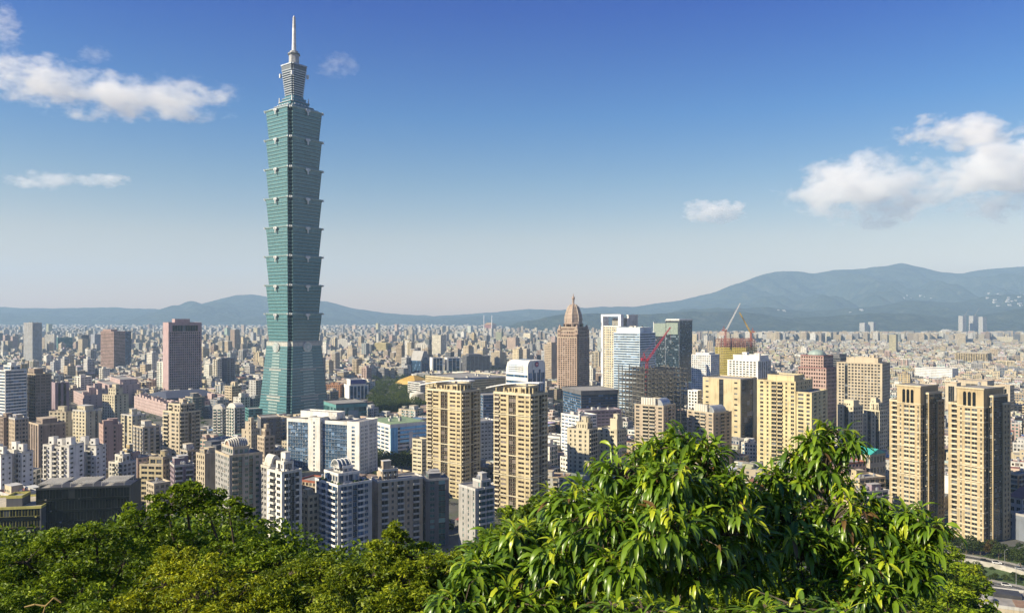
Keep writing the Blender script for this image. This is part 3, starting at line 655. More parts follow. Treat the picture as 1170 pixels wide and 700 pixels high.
b.block(b.w-.5, b.d, 0, b.z1-3, 8, '.WWWWW.|', 'G', wh=.5, sill=.3, band=1, pier=1); b.mb.box(-b.w/2-.4, b.w/2+.4, -b.d/2-.4, b.d/2+.4, b.z1-3, b.z1, 1, 4)
for i in range(5): b.mb.box(b.w/2-.3, b.w/2+.35, -b.d/2+.2+i*b.d*.04, -b.d/2+.2+i*b.d*.04+b.d*.03, 0, b.z1-3.05, 0)

for k in range(4): b.mb.box(b.w/2-.3, b.w/2+.42, -b.d*.24, b.d*.47, b.z1-5.5-k*4.1, b.z1-3.1-k*4.1, 0)
b.mb.box(b.w/2-.2, b.w/2+.5, b.d*.0, b.d*.1, 0, b.z1-8, 1); b.mb.box(b.w/2-.2, b.w/2+.6, b.d*.18, b.d*.26, 0, b.z1-12, 1)
m = MB(); m.box(-b.w*.48, b.w*.48, -b.d*.48, b.d*.48, b.z1+.01, b.z1+.3); m.build('green_roof', plain('green_roof_paint', (.20,.28,.16), .9), b.root)
roof_stuff(b.root, b.w, b.d, b.z1+.3, 'plant', b.rnd, b.mats); done(b)
H(OF, off, 'low cream block between the blue sided office and the left gold tower', 471, 482, 490, 503, 640, 'W', 'W', 'cream', roof='flat', wh=.45, lm=None)
b = H('memorial_hall', 'memorial hall', 'memorial hall with a sweeping yellow tiled roof in the park', 455, 474, 490, 434, 1400, 'w', 'w', 'offwhite', done=False, lm='the yellow roofed hall', vb=440)
b.block(b.w, b.d, 0, b.z1-8, 3, 'W', 'W', parapet=0)
m = MB(); YT = plain('yellow_roof_tile', (.46,.29,.06), .6)
for s0, s1, za, zb_ in ((.62,.5,b.z1-9,b.z1-3),(.5,.1,b.z1-3,b.z1+6)):
    m.loft([[(-b.w*s, -b.d*s, z), (b.w*s, -b.d*s, z), (b.w*s, b.d*s, z), (-b.w*s, b.d*s, z)] for s, z in ((s0, za), (s0*.8+s1*.2, za+.25*(zb_-za)), (s1, zb_))], 0)
m.build('roof', YT, b.root); done(b)
H('civic_building', 'civic building', 'white low hall with long horizontal bands and a round drum by the park', 466, 480, 497, 438, 1250, 'G', 'G', 'white', roof='flat', lm=None)
b = H('drum_hall', 'round hall', 'squat white round drum building on the park edge', 463, 478, 490, 450, 1180, ':', ':', 'offwhite', done=False)
m = MB(); r_ = min(b.w, b.d)*.5; m.lathe([(r_, 0), (r_, b.z1*.55), (r_*1.02, b.z1*.56), (r_*1.02, b.z1*.62), (r_, b.z1*.63), (r_, b.z1*.95), (r_*.9, b.z1), (r_*.2, b.z1+2)], 32, 0); m.build('drum', [wm('offwhite')], b.root)
b.block(r_*1.1, r_*1.1, b.z1-2, b.z1-1, 1, ':', ':'); done(b)
H('civic_building', 'civic building', 'long cream civic slab behind the two gold towers', 486, 540, 592, 434, 1080, 'G', 'G', 'gold', 'cream', gl='brown', roof='plant', lm='the cream civic slab', wh=.3)
H('civic_building', 'civic building', 'dark bluish hall seen between the two gold towers', 545, 552, 580, 452, 900, 'G', 'G', 'slate', gl='blue', roof='flat')
H(OF, off, 'white and grey block seen low between the two gold towers', 538, 549, 566, 482, 660, 'w', 'w', 'lgrey', 'white', roof='tanks', wh=.4)
# --- gold towers
def gold(lab, l, c, r, top, Y, lm, lo):
    b = H('residential_tower', 'residential tower', lab, l, c, r, top, Y, '', '', 'gold', 'cream', gl='brown', asp=.62, done=False, lm=lm, n=26, vb=590)
    b.block(b.w, b.d, 0, b.z1-5, 26, 'bW.rr.W.w|', 'bW.rbw|', wh=.5, bal=.0) if False else b.block(b.w, b.d, 0, b.z1-5, 26, 'bW.rr.Ww|', 'bW.rbw|', wh=.5)
    b.block(b.w*.62, b.d*.7, b.z1-5, b.z1-.5, 1, 'w.W', 'w', cx=0, cy=0)
    for k in range(6):                                                    # belt courses
        z = (b.z1-5)*(k+1)/6; b.mb.box(-b.w/2-.35, b.w/2+.35, -b.d/2-.35, b.d/2+.35, z-.7, z-.1, 1)
    m = MB(); n_ = 14; top_ = []
    for k in range(n_+1):                                                 # sweeping white roof blade
        s_ = k/n_; top_.append((-b.w*.72+b.w*1.44*s_, b.z1+.5+lo*5.5*(1-(1-s_)**2)-2.2))
    m.loft([[(x, -b.d*.5, z) for x, z in top_]+[(x, -b.d*.5, z-.7) for x, z in top_[::-1]], [(x, -b.d*.2, z) for x, z in top_]+[(x, -b.d*.2, z-.7) for x, z in top_[::-1]]], 0); m.build('roof_blade', WHITEMETAL, b.root)
    m = MB()
    for k in range(5):
        for sg in (-.45, -.25): m.box(-b.w*.45+b.w*.225*k-.35, -b.w*.45+b.w*.225*k+.35, b.d*sg-.3, b.d*sg+.3, b.z1-5.05, b.z1-1.2+lo*1.5*(k/4))
    m.build('roof_posts', b.mats[0], b.root); roof_stuff(b.root, b.w*.5, b.d*.5, b.z1-.5, 'tanks', b.rnd, b.mats); done(b)
gold('left of the two gold towers, with brown recess strips and a white roof blade', 487.5, 527, 549, 440, 560, 'the left gold tower', 1)
gold('right of the two gold towers, standing in front of the white vaulted office', 564, 606, 626, 443, 505, 'the right gold tower', 1)
# --- front row below the trees
b = H(AP, apt, 'blue white flats crowned by a glazed arch below the white office with blue glass', 360, 386, 425, 556, 412, 'bb.w|', 'bwrbw.|', 'lgrey', 'white', gl='blue', done=False, lm='the blue arch topped flats', bal=1.4)
b.block(b.w, b.d, 0, b.z1, b.n, 'w.b.bb|', '.bwrbw.|'); z_ = b.z1; b.block(b.w*.62, b.d*.62, z_, z_+5, 1, 'w', 'b.w', cy=-b.d*.05); b.block(b.w*.4, b.d*.3, z_+5, z_+8, 1, 'w', 'w', cy=b.d*.0)
m = MB(); m.loft([[(x*4.4, y_, z_+7.8+zq*4.4) for x, zq in pr] for y_ in (-b.d*.25, b.d*.12)], 0)
for k in range(4): m.loft([[(x*4.7, y_, z_+7.8+zq*4.7) for x, zq in pr] for y_ in (-b.d*.25+k*b.d*.11, -b.d*.25+k*b.d*.11+.5)], 1)
m.build('glazed_arch', [glassm(G['pale']), wm('white')], b.root)
m = MB()
rg = random.Random(4)
for k in range(60):
    x, y = rg.uniform(-.48, .48)*b.w, rg.uniform(-.48, .48)*b.d; r_ = rg.uniform(.4, 1.0)
    m.lathe([(.1, z_), (r_, z_+r_*.6), (r_*.7, z_+r_*1.5), (.1, z_+r_*1.9)], 6, 0, x, y, rg.random())
m.build('roof_planting', plain('roof_shrubs', (.035,.06,.02), .9), b.root); done(b)
H(AP, apt, 'long brown brick block with a sunlit pinkish end, below the blue sided office', 424, 432, 483, 551, 430, ':n', '.b.n.b.n.b.|', 'tan', 'lgrey', asp=2.0, lm='the long brown brick block', steps=[(.6,.35,5.5,0,-.2)])
H(AP, apt, 'low red roofed flats behind the blue arch topped flats', 340, 366, 384, 552, 480, 'w', 'w', 'beige', (.3,.1,.06), roof='tanks')
H(AP, apt, 'dark grey block with a pale top corner in front of the left gold tower', 480, 486, 513, 549, 445, 'n', '.w.g.', 'dgrey', 'grey', gl='teal', lm='the dark grey block', roof='rooms')
H(AP, apt, 'dark grey rounded balcony block between the feet of the two gold towers', 524, 543, 565, 560, 430, ':n', '.bb', 'grey', 'lgrey', gl='teal', lm='the dark balconied block', steps=[(.5,.5,4,.2,.1)], bal=1.4)
# --- centre skyline
b = H('vaulted_office', 'office building', 'bright white office with a curved vaulted top and a red round emblem', 578, 603, 623, 419, 960, 'G', 'g', 'white', gl='blue', done=False, lm='the white vaulted office', vb=446)
b.block(b.w, b.d, 0, b.z1-8, 8, 'G', '.gg.gg.', wh=.38, parapet=0); 
m = MB(); hw, z_ = b.d/2, b.z1-8
cs = [(-hw, z_), (-hw, z_+9), (-hw*.93, z_+13), (-hw*.75, z_+15.5), (hw*.75, z_+15.5), (hw*.93, z_+13), (hw, z_+9), (hw, z_)]
m.loft([[(b.w/2, y, z) for y, z in cs], [(-b.w*.36, y, z) for y, z in cs], [(-b.w*.47, y*.98, z_+(z-z_)*.86) for y, z in cs], [(-b.w*.5, y*.97, z_+(z-z_)*.5) for y, z in cs]], 0)
for k in range(4): m.box(-b.w*.38, b.w*.30, -hw-.15, -hw-.02, z_+1+k*2.6, z_+1.9+k*2.6, 1)
m.box(-b.w*.3, b.w*.1, -hw*.5, hw*.5, z_+15.3, z_+15.9, 1)
for k in (-1, 1): m.box(b.w/2+.02, b.w/2+.15, k*hw*.35-1.5, k*hw*.35+1.5, z_-18, z_+4, 1)
m.build('vaulted_top', [wm('white'), gm('blue')], b.root)
m = MB(); m.tube((b.w/2, 0, z_+10.6), (b.w/2+.5, 0, z_+10.6), 3.6, 3.6, 24, 0); m.tube((b.w/2+.5, 0, z_+10.6), (b.w/2+.7, 0, z_+10.6), 2.6, 2.6, 24, 1); m.box(b.w/2+.7, b.w/2+.85, -2.0, 2.0, z_+10.1, z_+11.1, 2)
m.build('round_emblem', [plain('emblem_navy', (.03,.05,.22), .5), plain('emblem_red', (.55,.03,.05), .5), wm('white')], b.root); done(b)
H(AP, apt, 'slim brown grey tower tucked behind the left side of the domed tower', 622, 630, 640, 394, 1450, 'w', ':', 'tan', roof='big', lm=None)
b = H('domed_tower', 'office tower', 'pink granite tower with a domed crown and a small finial', 636.5, 660, 673.5, 386, 1230, '', '', (.37,.275,.215), 'tan', gl='brown', asp=.95, done=False, lm='the domed tower', vb=462)
z_ = b.z1; cc = 4.5
b.block(b.w, b.d, 0, z_, 30, '.wwwwwwww.|', '.wwwwwwww.|', wh=.6, sill=.2)
m = MB(); oct_ = lambda a, bb, c_: [(a-c_,-bb),(a,-bb+c_),(a,bb-c_),(a-c_,bb),(-a+c_,bb),(-a,bb-c_),(-a,-bb+c_),(-a+c_,-bb)]
hx, hy = b.w/2, b.d/2
b.block(b.w*.93, b.d*.93, z_, z_+1.2*9, 2, 'w', 'w', wh=.6); b.block(b.w*.86, b.d*.86, z_+1.2*9, z_+1.2*14, 1, 'n', 'n', wh=.6)
for sx_ in (-1, 1):
    for sy_ in (-1, 1): b.block(6, 6, z_, z_+1.2*11, 2, 'n', 'n', cx=sx_*(hx-3.4), cy=sy_*(hy-3.4)); m.lathe([(2.8, z_+1.2*11.5), (2.2, z_+1.2*15), (.3, z_+1.2*18)], 8, 0, sx_*(hx-3.4), sy_*(hy-3.4))
rr_ = min(hx, hy)*.80
m.lathe([(rr_*1.04, z_+1.2*14), (rr_*1.05, z_+1.2*19.5), (rr_*.98, z_+1.2*20.2), (rr_*.97, z_+1.2*22), (rr_*.95, z_+1.2*27), (rr_*.87, z_+1.2*32), (rr_*.73, z_+1.2*37), (rr_*.60, z_+1.2*41.5), (rr_*.36, z_+1.2*44.8), (1.8, z_+1.2*46), (1.8, z_+1.2*51.5), (2.6, z_+1.2*53), (2.4, z_+1.2*55), (.8, z_+1.2*56.5), (.25, z_+1.2*60)], 8, 0, rot=math.pi/8)
for k in range(8):
    a = math.pi/8+math.pi/4*k
    P = [(rr_*.97, z_+1.2*22), (rr_*.95, z_+1.2*27), (rr_*.87, z_+1.2*32), (rr_*.73, z_+1.2*37), (rr_*.60, z_+1.2*41.5), (rr_*.36, z_+1.2*44.8)]
    for (r0, z0), (r1, z1) in zip(P, P[1:]): m.tube((r0*math.cos(a), r0*math.sin(a), z0), (r1*math.cos(a), r1*math.sin(a), z1), .8, .7, 5, 1)
    for q in (-.25, 0, .25):
        a2 = a+math.pi/8+q*.9; rq = rr_*1.0; m.box(rq*math.cos(a2)-.9, rq*math.cos(a2)+.9, rq*math.sin(a2)-.9, rq*math.sin(a2)+.9, z_+1.2*15.3, z_+1.2*18.6, 2)
for r0, z0 in ((rr_*.95, z_+1.2*27), (rr_*.87, z_+1.2*32), (rr_*.73, z_+1.2*37)): m.lathe([(r0+.5, z0-.4), (r0+.5, z0+.5)], 8, 1, rot=math.pi/8)
m.build('dome', [wallm((.34,.26,.21)), wallm((.50,.42,.34)), gm('brown')], b.root)
b.mb.box(hx-1.2, hx+.5, -hy-.5, -hy+1.2, 0, z_+6, 2); done(b)
b = H('office_tower', 'office tower', 'tall pale office tower with a white open frame around its top left corner', 688.5, 710, 729, 373, 1090, '.www|', 'n', 'cream', 'white', gl='blue', done=False, lm='the white framed tower', vb=440)
b.block(b.w*.94, b.d, 0, b.z1, 34, 'w.ww', 'w', wh=.5, cx=b.w*.03); zt = zat(359, 1090)
m = MB(); m.box(-b.w*.5-2.2, -b.w*.5+2, -b.d*.5-1.2, -b.d*.5+10, 0, zt-3.02); m.box(-b.w*.5-2.2, b.w*.5, -b.d*.5-1.2, -b.d*.5+4, zt-3, zt)
m.box(b.w*.36, b.w*.5, -b.d*.5-1.1, -b.d*.5+4, b.z1, zt-3.02)
m.build('corner_frame', WHITEMETAL, b.root); b.block(b.w*.42, b.d*.5, b.z1, zt-6, 4, 'G', 'G', cx=b.w*.02)
m = MB()
for k in range(8): m.box(b.w*.5-2, b.w*.5+.8, -b.d*.1+k*b.d*.075, -b.d*.1+k*b.d*.075+1.4, b.z1+.5, zt-2)
m.box(b.w*.5-2.5, b.w*.5+1, -b.d*.12, b.d*.5, zt-2, zt-.5); m.build('roof_louvre', wm('white'), b.root); done(b)
H('office_tower', 'office tower', 'white and blue striped glass tower directly left of the red crane', 701, 731, 749, 381, 1005, 'G', 'G', (.52,.60,.66), gl='blue', lm='the blue striped tower', wh=.52, sill=.3, steps=[(.9,.75,7,-.05,.05,':',':')], roof='plant', asp=1.0)
b = H('office_tower', 'office tower', 'dark blue glass tower with a pale green notched corner, behind the red crane', 747, 776, 791, 366, 1320, '', '', 'slate', 'white', gl=(.035,.06,.085), done=False, lm='the dark glass tower', vb=430)
b.block(b.w*.46, b.d, 0, b.z1-6, 32, 'G', 'G', cx=-b.w*.27, wh=.72, sill=.14, band=3); b.block(b.w*.54, b.d, 0, b.z1, 34, 'G', 'G', cx=b.w*.23, wh=.8, sill=.1, band=3)
m = MB(); m.box(-b.w*.495, -b.w*.02, -b.d*.5-.4, -b.d*.5-.05, b.z1-28, b.z1-5); m.box(b.w*.0, b.w*.45, -b.d*.5-.4, -b.d*.5-.05, b.z1-24, b.z1-4); m.build('screen_panel', plain('pale_green_panel', (.22,.27,.23), .5), b.root)
m = MB(); m.box(-b.w*.5-1, -b.w*.5+.0-.05, -b.d*.5, -b.d*.5+6, 0, b.z1-3); m.box(b.w*.0, b.w*.5+.7, -b.d*.5-.7, b.d*.5, b.z1+1.01, b.z1+2.5); m.build('edge_fin', WHITEMETAL, b.root); done(b)
H(OF, off, 'low dark glass block with an overhanging black roof below the domed tower', 643, 664, 706, 451, 900, 'G', 'G', 'dgrey', gl='blue', roof='flat', wh=.72, sill=.14, lm='the low dark glass block', vb=470, steps=[(1.04,1.03,4,0,0,':',':')])
H(OF, off, 'mauve grey block just below the low dark glass block', 660, 668, 710, 470, 800, 'G', 'W', 'mauve', gl='dark', roof='plant', wh=.35)
H(OF, off, 'small white office with dark window rows behind the small square windowed flats', 641, 662, 682, 476, 700, 'W', 'W', 'white', gl='blue', roof='plant', lm='the small white office', near=True, wh=.45)
H(AP, apt, 'cream flats with small square windows just above the tree crown', 648, 673, 683, 492, 600, '.n.n.w.n.|', 'b', 'cream', steps=[(.5,.6,5,.1,0)], lm='the small cream flats', vb=540)
H(AP, apt, 'cream flats with a taller blank stair tower, right of the small square windowed flats', 683, 705, 716, 492, 610, '.n.n.w.|', 'w', 'cream', steps=[(.36,.6,8,.22,0,':',':')], vb=540)
H(AP, apt, 'pale low block at the left edge of the street behind the big leafed tree', 620, 640, 650, 500, 760, 'G', 'w', 'white', roof='tanks', wh=.35, near=False)
def tan_twin(lab, l, c, r, top, Y, lm):
    b = H(AP, apt, lab, l, c, r, top, Y, '', '', 'tan', 'beige', done=False, lm=lm, vb=500)
    b.block(b.w, b.d, 0, b.z1-5, b.n, 'w.bb.w|', '.w.b.w.|'); b.block(b.w*.45, b.d*.6, b.z1-5, b.z1-.5, 1, ':', ':')
    m = MB()
    for k in range(6): m.lathe([(1.3, b.z1-6), (1.3, b.z1+1.5)], 10, 0, -b.w*.28+k*b.w*.085, -b.d*.34)
    m.build('roof_fins', wm('offwhite'), b.root)
    m = MB(); m.loft([[(x*b.w*.2+b.w*.2, y_, b.z1-5+zq*6) for x, zq in pr] for y_ in (-b.d*.3, b.d*.35)], 0); m.build('vaulted_roof', plain('zinc_sheet', (.36,.38,.40), .4, .4), b.root); done(b)
tan_twin('tan flats with a silvery vaulted roof under the steel frame', 725, 758, 772, 458, 640, 'the tan vaulted flats')
tan_twin('tan flats with a silvery vaulted roof left of the big beige slab', 785, 815, 836, 466, 650, 'the second tan flats')
b = H('civic_building', 'office building', 'big plain beige slab with a dark hollow on its shaded right side', 803, 846, 865, 434, 760, '', '', 'gold', 'beige', gl='dark', done=False, lm='the big beige slab', vb=500)
b.block(b.w, b.d, 0, b.z1, 13, ':n::g:::n.|', ':', wh=.35, near=None) if False else b.block(b.w, b.d, 0, b.z1, 13, '.w::g::w.|', '.rrrr:|', wh=.3)
done(b)
H('office_tower', 'office building', 'small white office with a neat window grid left of the yellow scaffolded building', 790, 812, 822, 406, 1150, 'w', 'w', 'white', gl='blue', lm='the small white gridded office', steps=[(.7,.7,3,0,0,':',':')], asp=1)
H(OF, off, 'tiny pale block with square windows in front of the small white gridded office', 786, 797, 802, 447, 800, 'w', 'w', 'white', near=False, roof='flat')
H(OF, off, 'wide white gridded office topped by a long grey plant room', 831, 866, 881, 413, 1040, '.wwwwwwww.|', '.g.', 'white', gl='dark', lm='the wide white gridded office', steps=[(.86,.7,7,.03,.05,':',':')])
b = H('residential_tower', 'residential tower', 'yellow cream tower with a stepped top and dark balcony strip above the tree', 865, 927, 946, 438, 600, '', '', (.56,.47,.27), 'gold', gl='dark', asp=.8, done=False, lm='the yellow cream tower', vb=530)
b.block(b.w*.72, b.d, 0, b.z1, b.n, '.w.n.bb.n.w|', '.w.n.', cx=-b.w*.14); b.block(b.w*.28, b.d*.96, 0, b.z1-8, b.n-2, 'wn|', '.w.n.w.|', cx=b.w*.36)
b.block(b.w*.5, b.d*.6, b.z1, b.z1+4, 1, ':', ':', cx=-b.w*.12); roof_stuff(b.root, b.w*.6, b.d*.6, b.z1, 'tanks', b.rnd, b.mats); done(b)
b = H(OF, off, 'pinkish brown office with a flattened grey dome, behind the yellow cream tower', 912, 944, 958, 421, 890, '', '', 'rose', 'maroon', gl='brown', done=False, lm='the domed pinkish office', vb=440)
b.block(b.w, b.d, 0, b.z1, 16, 'w', 'w'); b.block(b.w*.82, b.d*.8, b.z1, b.z1+14, 4, 'w', 'w', cx=-b.w*.05)
m = MB(); m.lathe([(10, b.z1+13.8), (10, b.z1+16), (8.6, b.z1+18.5), (5, b.z1+20.5), (.5, b.z1+21.3)], 20, 0, -b.w*.05, 0); m.build('dome', plain('verdigris_dome', (.26,.33,.30), .6), b.root); done(b)
H(OF, off, 'wide tan office with a dense grid of square windows behind the teal roof', 956, 1008, 1017, 416, 815, '.wwgwwwwwwwwww.|', 'w', 'beige', gl='dark', asp=.7, lm='the wide tan gridded office', vb=465, steps=[(.7,.5,5,.0,.1,':',':')])
H(OF, off, 'dark framed grey block peeping above the wide tan gridded office', 944, 960, 975, 409, 1150, 'G', 'G', 'dgrey', gl='black', roof='big')
H(AP, apt, 'cream flats with upright dark window strips, left of a matching pair', 957, 975, 986, 465, 640, '.n.g.n|', 'w', 'cream', lm='the upright cream flats', vb=510, roof='big')
H(AP, apt, 'cream flats with upright dark window strips behind the teal roof', 985, 1005, 1014, 470, 650, '.n.g.n.g|', 'w', 'cream', vb=510, steps=[(.5,.6,6,.1,0)])
b = H('hall', 'hall', 'low hall with a bright teal green pitched roof', 958, 994, 1012, 520, 560, 'w', 'w', 'beige', done=False, lm='the teal roofed hall', asp=.7)
b.block(b.w, b.d, 0, b.z1, 4, 'w', 'w', parapet=.2); m = MB(); hw, hd = b.w/2+.4, b.d/2+.4
m.loft([[(-hw, -hd, b.z1+.3), (-hw, hd, b.z1+.3), (-hw, hd*.0, b.z1+4)], [(hw, -hd, b.z1+.3), (hw, hd, b.z1+.3), (hw, hd*.0, b.z1+4)]], 0); m.build('roof', plain('teal_roof_sheet', (.05,.36,.31), .5), b.root); done(b)
H(AP, apt, 'old ochre low flats below the teal roofed hall', 963, 982, 1012, 548, 500, 'w', 'b', 'gold', 'tan', roof='pent')
H(AP, apt, 'shaded grey low flats below the teal roofed hall beside the right pair of towers', 978, 990, 1015, 563, 470, 'w', 'b', 'mauve', 'grey', roof='pent')
H(AP, apt, 'low red brown roofed flats beside the teal roofed hall', 948, 965, 990, 530, 540, 'w', 'w', 'rose', (.28,.10,.07), roof='tanks')
# --- twin towers at the right
def twin(lab, l, c, r, top, Y, lm):
    b = H('residential_tower', 'residential tower', lab, l, c, r, top, Y, '', '', (.41,.325,.195), (.52,.45,.32), gl='dark', asp=.95, done=False, lm=lm, n=28, vb=625)
    z = b.z1; w, d = b.w, b.d
    b.block(w*.26, d*.8, 0, z-10, 26, '.b', 'w', cx=-w*.37); b.block(w*.62, d*.94, 0, z, 28, '.n.WW.n|', 'nrn', cx=w*.07, cy=-d*.03, top=11, wh=.58, band=1)
    b.block(w*.12-.05, d*.7, 0, z-4, 27, 'r', 'r', cx=w*.44, cy=d*.05); b.block(w*.5, d*.36, 0, z-9, 26, 'w', '.w.w.', cx=w*.25+.4, cy=d*.32)
    for k in range(9):
        zz_ = (z-10)*(k+1)/9; b.mb.box(-w*.24-.1, w*.38+.3, -d*.5-.3, -d*.2, zz_-.55, zz_, 1)
    m = MB()
    for k in range(3): m.box(-w*.09+k*w*.11, -w*.02+k*w*.11, -d*.5-.28, -d*.5-.02, z-10.2, z-2.4); m.tube((-w*.055+k*w*.11, -d*.5-.27, z-2.4), (-w*.055+k*w*.11, -d*.5-.02, z-2.4), w*.035, w*.035, 12)
    m.build('arched_window', gm('black'), b.root)
    b.block(w*.66, d*.98, z, z+.7, 1, ':', ':', cx=w*.07, cy=-d*.03, parapet=.3); roof_stuff(b.root, w*.3, d*.5, z+.7, 'tanks', b.rnd, b.mats); roof_stuff(b.root, w*.4, d*.3, z-9, 'pent', b.rnd, b.mats, w*.25, d*.32); done(b)
twin('left of two tall tan towers at the right, partly covered by leaves', 1014, 1057, 1078.5, 443, 470, 'the left tan twin tower')
twin('right of two tall tan towers at the right, standing above the road', 1081, 1130, 1154, 446, 450, 'the right tan twin tower')
H(OF, off, 'bright white slab with thin horizontal window slits behind the tan twin towers', 1045, 1088, 1095, 422, 1500, 'G', 'G', 'white', gl='blue', roof='flat', lm='the bright white slab', wh=.25, sill=.4)
def portal(lab, l, c, r, top, Y, lm=None):
    b = H(OF, off, lab, l, c, r, top, Y, '', '', 'beige', 'tan', gl='black', done=False, lm=lm)
    b.block(b.w, b.d, 0, b.z1, 10, '.:ggg:|', 'w', top=4); done(b)
portal('beige portal framed block directly behind the right tan twin tower', 1080, 1093, 1098, 438, 1010); portal('wide beige portal framed block with a dark open centre, behind the right tan twin tower', 1095, 1128, 1136, 436, 1020, 'the wide portal block'); portal('beige portal framed block at the right edge of the skyline towers', 1136, 1154, 1159, 441, 980)
H(AP, apt, 'long beige block with upright bays far behind the bright white slab', 1091, 1128, 1133, 404, 2000, 'wr', 'w', 'gold', 'beige', gl='brown', roof='tanks', near=False)
for lab, l, c, r, top, Y in (('left of two pale grey towers standing by the far river', 982, 988, 991, 369, 5200), ('right of two pale grey towers standing by the far river', 992, 998, 1001, 368, 5200),
        ('left of three hazy grey towers under cranes below the green ridge', 1095, 1100, 1104, 361, 5400), ('middle of three hazy grey towers under cranes below the green ridge', 1107, 1112, 1117, 361, 5450), ('right of three hazy grey towers under cranes, the palest', 1118, 1123, 1127.5, 362, 5350)):
    H('residential_tower', 'residential tower', lab, l, c, r, top, Y, 'W', 'W', 'lgrey', roof='flat', fh=5, wh=.5)
H('office_building', off, 'hazy pale block with a rounded top left of the three towers under cranes', 1075, 1087, 1092, 377, 5300, 'W', 'W', 'lgrey', roof='big', fh=5)
# mid distance behind the park
b = H(OF, off, 'dark block with a steep grey gable and an arched glass front behind the park', 469, 481, 491, 412, 1750, 'g', ':g:|', 'slate', 'grey', gl='blue', done=False, lm='the dark gabled block', vb=426)
b.block(b.w, b.d, 0, b.z1, 8, 'g', '.ggg.|', parapet=0); hw, hd = b.w/2, b.d/2
m = MB(); m.loft([[(-hw, -hd, b.z1), (-hw, hd, b.z1), (-hw, hd*.35, b.z1+22), (-hw, -hd*.35, b.z1+22)], [(hw, -hd, b.z1), (hw, hd, b.z1), (hw, hd*.35, b.z1+22), (hw, -hd*.35, b.z1+22)]], 0)
m.tube((hw, 0, b.z1), (hw+.6, 0, b.z1), hd*.55, hd*.55, 24, 1); m.build('gable_roof', [wm('grey'), gm('blue')], b.root); done(b)
H(OF, off, 'dark blue glass block with white edges behind the park, left of a matching one', 491, 494, 507, 409, 1820, ':', '.ggg.|', 'white', gl='blue', roof='plant', lm='the left blue glass block', vb=425)
H(OF, off, 'dark blue glass block with white edges behind the park, right of a matching one', 508, 511, 527, 409, 1830, ':', '.ggg.|', 'white', gl='blue', roof='plant', vb=425)
H(OF, off, 'long blackish slab behind the cream civic slab', 528, 533, 560, 407, 1800, 'n', '.nnn.', 'dgrey', gl='black', roof='big', lm='the long blackish slab', vb=425)
H(AP, apt, 'plain beige slab tower right of the long blackish slab', 561, 571, 577, 403, 1950, 'n', 'n', 'beige', roof='big', lm='the plain beige slab', vb=425)
H(OF, off, 'wide white slab far behind the dark gabled block', 470, 489, 496, 394, 2400, ':W', 'w', 'offwhite', roof='big', lm='the wide white slab', vb=407)
H(AP, apt, 'pale yellow wrapped block in the far city right of the tall green tower', 428, 441, 447, 392, 2500, 'n', 'n', (.46,.39,.20), roof='flat', lm='the pale yellow block', vb=408)
H(OF, off, 'white L shaped slab far off just right of the tall green tower', 385, 397, 400, 388, 2900, ':n', ':', 'offwhite', roof='big', lm='the far white slab', vb=398)
b = H('arena', 'arena', 'low arena with a wide white curved roof in the far city', 499, 514, 526, 400, 2700, 'w', 'w', 'offwhite', done=False, lm='the white roofed arena', vb=404, rot=-36)
b.block(b.w, b.d, 0, b.z1-5, 2, 'W', 'W', parapet=0); m = MB(); m.loft([[(x*b.w*.54, -b.d*.52, b.z1-5+zq*9) for x, zq in pr], [(x*b.w*.54, b.d*.52, b.z1-5+zq*9) for x, zq in pr]], 0); m.build('roof', wm('white'), b.root); done(b)
b = H('hotel', 'hotel', 'far red palace like hotel with two white masts at the foot of the hills', 553, 562, 567, 371, 6600, 'W', 'W', (.40,.13,.08), done=False, fh=6)
b.block(b.w, b.d, 0, b.z1, 10, 'W', 'W'); m = MB(); m.loft([[(-b.w*.56, -b.d*.56, b.z1), (b.w*.56, -b.d*.56, b.z1), (b.w*.56, b.d*.56, b.z1), (-b.w*.56, b.d*.56, b.z1)], [(-b.w*.3, -b.d*.1, b.z1+18), (b.w*.3, -b.d*.1, b.z1+18), (b.w*.3, b.d*.1, b.z1+18), (-b.w*.3, b.d*.1, b.z1+18)]], 0); m.build('roof', plain('ochre_roof_tile', (.35,.20,.08), .7), b.root); done(b)
for lab, p_ in (('left of two thin white masts by the far red hotel', 553), ('right of two thin white masts by the far red hotel', 562)):
    m = MB(); m.tube((0, 0, 0), (0, 0, zat(360, 6500)), 4.5, 3, 8); tag(m.build('mast', wm('white'), None, (xat(p_, 6500), 6500, 0)), lab, 'mast')
# right edge, low
H(AP, apt, 'low orange ochre flats at the right edge beside the right tan twin tower', 1153, 1164, 1190, 543, 520, 'b', 'b', (.46,.26,.13), 'beige', roof='tanks', rot=-60)
b = H('hall', 'hall', 'low hall with a dusty maroon pitched roof at the right edge', 1152, 1168, 1200, 570, 480, 'w', 'w', 'lgrey', done=False, rot=-62)
b.block(b.w, b.d, 0, b.z1, 4, 'w', 'w', parapet=.2); m = MB(); hw, hd = b.w/2+.4, b.d/2+.4
m.loft([[(-hw, -hd, b.z1+.3), (-hw, hd, b.z1+.3), (-hw, 0, b.z1+5)], [(hw, -hd, b.z1+.3), (hw, hd, b.z1+.3), (hw, 0, b.z1+5)]], 0); m.build('roof', plain('maroon_roof_sheet', (.20,.07,.06), .6), b.root); done(b)
H(AP, apt, 'shaded blue grey block at the right edge behind the street trees', 1156, 1172, 1200, 590, 455, ':', 'w', 'slate', 'grey', rot=-62, roof='flat')
H(AP, apt, 'slim white flats seen in the gap between the tan twin towers', 1077, 1085, 1090, 545, 560, ':', 'b', 'white', roof='tanks', rot=-52)
